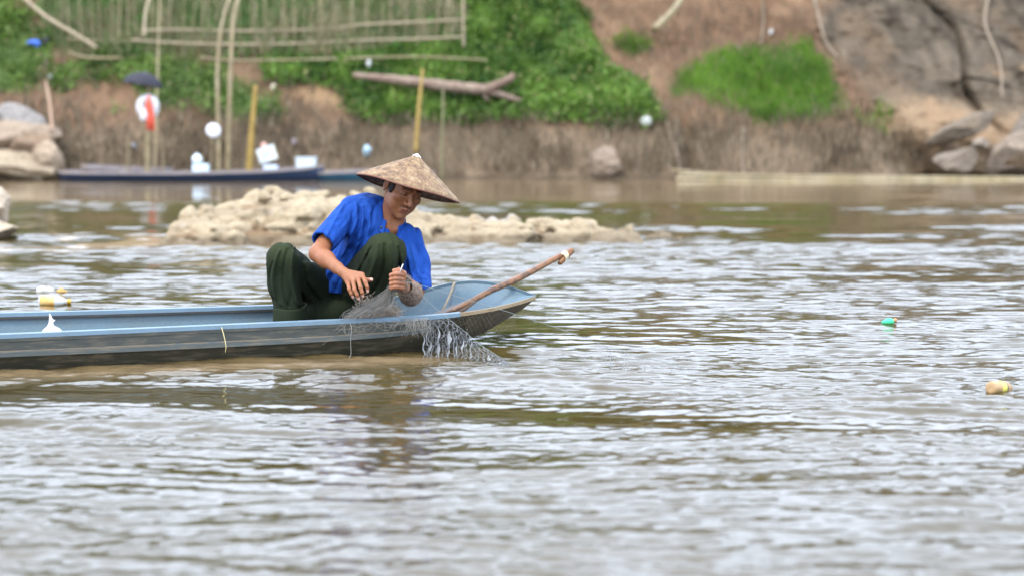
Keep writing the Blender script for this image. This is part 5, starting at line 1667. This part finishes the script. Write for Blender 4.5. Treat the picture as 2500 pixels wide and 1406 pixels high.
# white patterned panel leaning
c0 = at(652, 378, 33.4); M_ = np.array(Matrix.Rotation(R(-20), 3, 'Y') @ Matrix.Rotation(R(-20), 3, 'X'))
b_ = thing('squared_board', 'white squared panel with four pale pads leaning behind the canoe boxes', 'panel', c0 - V(0, 0, .16))
put('backing_board', MB().box(c0, (.34, .03, .30), M_), mat('cream_board', (.60, .56, .42), .6), b_, smooth=False)
for sx in (-1, 1):
    for sz in (-1, 1):
        put('pad', MB().box(c0 + M_ @ V(sx * .085, -.025, sz * .075), (.145, .03, .125), M_), wpl, b_, smooth=False)
put('pink_cloth', lathe(at(642, 349, 33.6), V(.3, 0, -1), [(.02, 0), (.05, .03), (.055, .10), (.07, .20), (.03, .23)]), mat('pink_cloth', (.62, .36, .30), .8), label='pinkish rag hanging above the white panel', cat='cloth')
for (x, y, w, lab) in ((895, 370, .10, 'pale blue plastic scrap on the bank left of the hat'), (327, 357, .06, 'small bluish scrap on a stick by the umbrella pole'), (1884, 80, .07, 'tiny white scrap high on the right bank'), (1765, 152, .09, 'white scrap at the top of the vivid grass tuft'),
                       (668, 213, .07, 'cream scrap at the edge of the weeds above the yellow pole'), (1578, 300, .13, 'whitish rag on the right foot of the green mound'), (718, 346, .06, 'pale lilac scrap on the brown bank behind the panel'), (900, 158, .08, 'pale scrap lying above the fallen trunk'), (120, 190, .06, 'grey scrap among the weeds left of the umbrella')):
    c0 = at(x, y, 34.0)
    Z0 = c0[2]
    for _ in range(6):
        Yb = float(bank_Y(np.array([c0[0]]), np.array([c0[2]]))[0]) - .18; c0 = at(x, y, Yb)
    P = grid(c0 - w * 1.3, c0 + w * 1.3, w / 9)
    d = ell(P, c0, (w * .8, w * .5, w)) + w * .5 * fbm(P[0] * 9 + x, P[1] * 9, P[2] * 9, 810)
    v, f = nets(d, P[3], P[4])
    colr = {895: (.48, .68, .80), 327: (.5, .58, .7), 668: (.6, .55, .4), 718: (.5, .42, .45), 120: (.4, .42, .4)}.get(x, (.68, .68, .66))
    put('plastic_scrap', (v, f), mat('scrap_' + str(x), tuple(q * .75 for q in colr), .6), label=lab, cat='litter')

# ------------------------------------------------------------------ BAMBOO
m_bam = mat('dry_bamboo', (.20, .155, .075), .6, noise=.3, nscale=3, stretch=(1, 1, 1), col2=(.25, .20, .12))
m_bamy = mat('yellow_bamboo', (.24, .155, .03), .55, noise=.2, nscale=3)
m_bamp = mat('pale_bamboo', (.28, .22, .14), .6, noise=.2, nscale=3)
def bamboo(mb, pts, r0, r1, n_=24, node=.32):
    p = curve_pts(pts, n_); L_ = np.concatenate([[0], np.cumsum(np.linalg.norm(np.diff(p, axis=0), axis=1))])
    rad = lerp(r0, r1, L_ / L_[-1]) * .9
    # swollen nodes
    k = np.abs((L_ / node) % 1 - .5) ; rad = rad * (1 + .10 * (k > .44))
    mb.tube(p, rad, 8)
def bk(px, py, lift=.25):
    c0 = at(px, py, 35)
    for _ in range(8):
        Yb = float(bank_Y(np.array([c0[0]]), np.array([c0[2]]))[0]) - lift; c0 = at(px, py, Yb)
    return c0
# garden fence on the slope
fence = thing('bamboo_fence', 'weathered bamboo fence with long horizontal poles round the plot on the slope', 'fence', bk(760, 150, .2))
for lab, pts, rr_ in (('top rail', [(345, 76), (450, 74), (580, 77), (700, 75), (800, 72), (880, 62), (1000, 56), (1135, 49)], .031),
                      ('middle rail', [(322, 99), (440, 107), (560, 110), (680, 109), (800, 104), (900, 99), (1020, 96), (1135, 91)], .030),
                      ('lower rail', [(488, 141), (560, 148), (660, 148), (760, 146), (900, 142), (1040, 140), (1190, 148)], .026),
                      ('left rail', [(160, 96), (250, 100), (340, 102)], .02),
                      ('left lower rail', [(168, 128), (210, 141), (300, 143)], .030)):
    Y0 = min(bk(x, y, .35)[1] for x, y in pts)
    mb = MB(); bamboo(mb, [at(x, y, Y0) for x, y in pts], rr_, rr_ * .8, 40)
    put('rail', mb, m_bamp if 'l' not in lab[:1] else m_bam, fence)
r = np.random.default_rng(77)
for x in list(range(150, 1150, 24)):
    x = x + r.uniform(-9, 9)
    y1 = r.uniform(120, 160); lean = r.uniform(-14, 14)
    if x > 1125: continue
    Yb = bk(x, 100, .30)[1]
    mb = MB(); bamboo(mb, [at(x, y1, Yb), at(x + lean * .5, 60, Yb + .1), at(x + lean, r.uniform(-60, 10), Yb + .25)], r.uniform(.009, .017), .008, 10)
    put('stake', mb, m_bam, fence)
mb = MB(); Yb = bk(1130, 100, .5)[1]; bamboo(mb, [at(1132, 118, Yb), at(1131, 40, Yb + .1), at(1130, -60, Yb + .2)], .028, .024, 14)
put('end_post', mb, m_bamp, fence)

def pole(label, pts, r0, r1, m, Y=None, name='bamboo_pole', group=None, cat='pole'):
    mb = MB()
    P3 = [at(x, y, Y if Y else bk(x, y, .3)[1]) for x, y in pts] if len(pts[0]) == 2 else [at(*p) for p in pts]
    bamboo(mb, P3, r0, r1, 26)
    return put(name, mb, m, label=label, cat=cat, group=group)
pole('slanting bamboo pole leaning down from the top left corner', [(30, -30, 37.5), (110, 40, 37.2), (190, 88, 36.9), (236, 118, 36.8)], .05, .04, m_bamp)
pole('tall slender bamboo pole rising from the navy canoe, left one of the pair', [(534, 430, 33.1), (533, 300, 33.15), (531, 180, 33.3), (540, 70, 33.5), (565, -20, 33.8)], .050, .032, m_bam)
pole('tall bamboo pole rising from the navy canoe, right one of the pair', [(556, 430, 33.15), (559, 300, 33.2), (564, 150, 33.3), (572, 40, 33.5), (590, -30, 33.8)], .052, .036, m_bam)
pole('short thick yellow bamboo pole standing at the white panel', [(608, 426, 33.0), (614, 330, 33.05), (624, 210, 33.15)], .072, .045, m_bamy)
pole('thin greenish bamboo pole planted right of the fallen trunk middle', [(1078, 440, 33.9), (1080, 330, 34.0), (1082, 220, 34.2)], .022, .018, mat('green_bamboo', (.16, .15, .07), .6))
pole('yellow bamboo pole planted in front of the fallen trunk', [(1015, 372, 34.2), (1022, 270, 34.4), (1032, 170, 34.8)], .050, .03, m_bamy)
pole('thin pole standing alone beside the left boulders', [(128, 320, 34.3), (121, 250, 34.6), (112, 200, 35)], .03, .02, mat('pinkish_pole', (.36, .24, .16), .7))
pole('thin bamboo pole behind the umbrella reaching the fence', [(378, 420, 33.9), (384, 200, 35.2), (390, 0, 37.2), (395, -60, 37.6)], .022, .018, m_bam)
pole('pale bent pole leaning against the plot above the umbrella', [(352, 90, 36.6), (356, 30, 36.9), (372, -30, 37.3)], .035, .03, m_bamp)
for i, (x0, x1, y0) in enumerate(((312, 312, 330), (398, 394, 330), (495, 495, 375), (517, 519, 340))):
    pole(['short stake left of the umbrella post in the canoe', 'short stake right of the umbrella post in the canoe', 'short stake between the jug and the bamboo pair', 'short stake under the round white dish'][i],
         [(x0, 424, 33.3), (x0, 385, 33.3), (x1, y0, 33.3)], .022, .016, m_bam, name='stake_pole')
# long poles floating along the right bank
for i, (pts, rr_, m_) in enumerate((([(1650, 438, 33.3), (1850, 441, 33.2), (2150, 440, 33.2), (2560, 444, 33.2)], .045, m_bam), ([(1655, 428, 33.6), (1900, 431, 33.5), (2300, 434, 33.5), (2560, 436, 33.5)], .040, m_bam), ([(1640, 416, 33.9), (1780, 428, 33.7), (1950, 431, 33.6)], .030, m_bam))):
    mb = MB(); bamboo(mb, [at(x, y, Y_) for x, y, Y_ in pts], rr_, rr_ * .85, 50)
    put('floating_bamboo', mb, m_, label=['front long bamboo pole floating along the right bank', 'second long bamboo pole floating behind the front one', 'short thin bamboo pole sloping onto the floating ones at their left end'][i], cat='pole')

# fallen trunk with forked end
m_log = mat('dead_wood', (.165, .108, .078), .85, noise=.3, nscale=4, bump=.8, bscale=12, col2=(.24, .175, .13))
Y0 = min(bk(x, y, .35)[1] for x, y in ((870, 185), (1040, 200), (1200, 220)))
lg = thing('fallen_trunk', 'pale fallen tree trunk with forked right end lying on the green slope', 'tree trunk', at(1050, 225, Y0))
mb = MB(); p = curve_pts([at(862, 184, Y0 + .1), at(930, 192, Y0), at(1000, 200, Y0), at(1090, 211, Y0), at(1160, 218, Y0), at(1200, 220, Y0)], 30)
mb.tube(p, np.interp(np.linspace(0, 1, 30), [0, .25, .6, 1], [.05, .09, .112, .10]) * (1 + .08 * np.sin(np.arange(30) * 1.7)), 12)
put('trunk', mb, m_log, lg)
mb = MB(); mb.tube(curve_pts([at(1185, 220, Y0), at(1215, 208, Y0 - .05), at(1240, 196, Y0 - .1), at(1256, 184, Y0 - .1)], 12), np.linspace(.10, .07, 12), 10); put('branch', mb, m_log, lg)
mb = MB(); mb.tube(curve_pts([at(1185, 222, Y0), at(1225, 232, Y0), at(1265, 245, Y0), at(1302, 254, Y0)], 12), np.linspace(.09, .025, 12), 10); put('branch', mb, m_log, lg)
mb = MB(); mb.tube(curve_pts([at(1180, 228, Y0), at(1190, 245, Y0), at(1200, 254, Y0)], 8), np.linspace(.05, .03, 8), 8); put('branch', mb, m_log, lg)

# bare branch, vines
m_vine = mat('dry_vine', (.21, .16, .11), .8)
pole('bare broken branch jutting down at the top of the brown gully', [(1597, 72, 37.2), (1625, 46, 37.5), (1655, 12, 38.0), (1672, -20, 38.4)], .085, .07, m_bam, name='bare_branch', cat='branch')
for i, pts in enumerate(([(1985, -20), (2003, 60), (2020, 110), (2048, 142)], [(1860, -20), (1864, 50), (1858, 110)], [(2415, -20), (2405, 60), (2440, 150), (2447, 240)], [(1815, 430), (1812, 370), (1816, 310)], [(1628, 300), (1645, 360), (1665, 425)], [(1655, 290), (1650, 350), (1660, 420)])):
    mb = MB(); P3 = [bk(x, y, .18) for x, y in pts]
    mb.tube(curve_pts(P3, 16), np.linspace(.035, .022, 16) if i in (0, 2) else .018, 6)
    put('hanging_vine', mb, m_vine, label=['dry vine curving down between brown earth and grey slab', 'dry vine hanging above the vivid grass tuft', 'vine down the crack in the grey slab', 'thin root hanging down the brown hump to the water', 'pale root at the left side of the gully mouth', 'thin root beside the pale root at the gully mouth'][i], cat='vine')

# black umbrella and the white disc tied below it
up = thing('black_umbrella', 'open black umbrella fixed on a pole above the navy canoe', 'umbrella', at(358, 420, 33.2))
c0 = at(352, 190, 33.2); axu = unit(V(.16, .05, 1)); e1 = unit(np.cross(V(0, 1, 0), axu)); e2 = np.cross(axu, e1)
m_blk = mat('black_cloth', (.012, .011, .020), .7)
ring = []
vv = [c0 + axu * .10]
for r_, z_ in ((.12, .075), (.24, .02), (.34, -.07), (.385, -.155)):
    for k in range(48):
        t = 2 * math.pi * k / 48; sc = 1 - .05 * abs(math.sin(4 * t)) * (r_ / .39)
        vv.append(c0 + (e1 * math.cos(t) + e2 * math.sin(t)) * r_ * sc + axu * (z_ + .02 * abs(math.sin(4 * t)) * (r_ / .39)))
ff = [(0, 1 + k, 1 + (k + 1) % 48) for k in range(48)] + [(1 + i * 48 + k, 1 + (i + 1) * 48 + k, 1 + (i + 1) * 48 + (k + 1) % 48, 1 + i * 48 + (k + 1) % 48) for i in range(3) for k in range(48)]
put('canopy', MB().add(np.array(vv), ff), m_blk, up)
for k in range(8):
    t = 2 * math.pi * (k + .0) / 8
    mb = MB(); mb.tube([c0 + axu * .085, c0 + (e1 * math.cos(t) + e2 * math.sin(t)) * .375 - axu * .155], .004, 5); put('rib', mb, m_blk, up)
mb = MB(); mb.tube([at(362, 215, 33.2), c0 + axu * .1], .035, 8); put('shaft', mb, mat('grey_rod', (.22, .21, .26), .5), up)
mb = MB(); bamboo(mb, [at(360, 424, 33.2), at(362, 320, 33.2), at(365, 205, 33.2)], .060, .045, 20); put('post', mb, m_bam, up)
c0 = at(361, 262, 33.05)
b_ = thing('white_disc', 'round white float ring tied to the umbrella post', 'float ring', c0 - V(0, 0, .25))
mb = MB(); mb.tube([c0 + V(math.cos(t) * .13, .0, math.sin(t) * .15) for t in np.linspace(0, 2 * math.pi, 33)], .085, 12, cap=False); put('ring', mb, mat('white_foam', (.55, .55, .56), .5), b_)
b_ = put('foam_float', lathe(at(349, 297, 32.95), V(.35, 0, 1), [(.04, 0), (.07, .03), (.075, .14), (.05, .22), (.02, .25)]), bpy.data.materials['white_foam'], label='small white bottle hanging in front of the float ring', cat='float')
mb = MB()
rr = [[at(360, 235, 32.9), at(366, 235, 32.9)], [at(355, 262, 32.88), at(372, 260, 32.9)], [at(357, 290, 32.9), at(377, 290, 32.92)], [at(358, 318, 32.92), at(379, 320, 32.94)]]
rr = np.array(rr); mb.add(np.concatenate([rr.reshape(-1, 3), rr.reshape(-1, 3) + V(0, .015, 0)]), [(0, 1, 3, 2), (2, 3, 5, 4), (4, 5, 7, 6), (9, 8, 10, 11), (11, 10, 12, 13), (13, 12, 14, 15), (0, 2, 10, 8), (2, 4, 12, 10), (4, 6, 14, 12), (3, 1, 9, 11), (5, 3, 11, 13), (7, 5, 13, 15), (1, 0, 8, 9), (6, 7, 15, 14)])
put('red_cloth', mb, mat('red_cloth', (.62, .09, .05), .8), label='red cloth strip hanging on the umbrella post', cat='cloth')
c0 = at(521, 320, 33.1)
put('round_dish', lathe(c0 - V(0, .02, 0), V(.3, -1, .2), [(.02, 0), (.12, .01), (.135, .03), (.12, .045), (.05, .05)]), mat('dish_white', (.62, .63, .66), .4), label='round white dish tied to the bamboo pair over the canoe', cat='dish')
# bundle of blue and black things on the left slope
c0 = bk(78, 105, .25)
P = grid(c0 + V(-.25, -.2, -.15), c0 + V(.3, .2, .18), .02)
d = smin(ell(P, c0, (.12, .1, .05)), ell(P, c0 + V(.10, 0, -.02), (.07, .06, .07)), .03) + .03 * fbm(P[0] * 8, P[1] * 8, P[2] * 8, 850)
v, f = nets(d, P[3], P[4]); put('blue_bundle', (v, f), mat('blue_sheet', (.06, .15, .55), .6), label='blue plastic bundle on the weeds at upper left', cat='bundle')
c0 = bk(112, 102, .25)
P = grid(c0 + V(-.15, -.15, -.15), c0 + V(.15, .15, .18), .02)
v, f = nets(ell(P, c0, (.09, .08, .09)) + .03 * fbm(P[0] * 8, P[1] * 8, P[2] * 8, 851), P[3], P[4]); put('black_bundle', (v, f), m_blk, label='black bag beside the blue bundle at upper left', cat='bag')
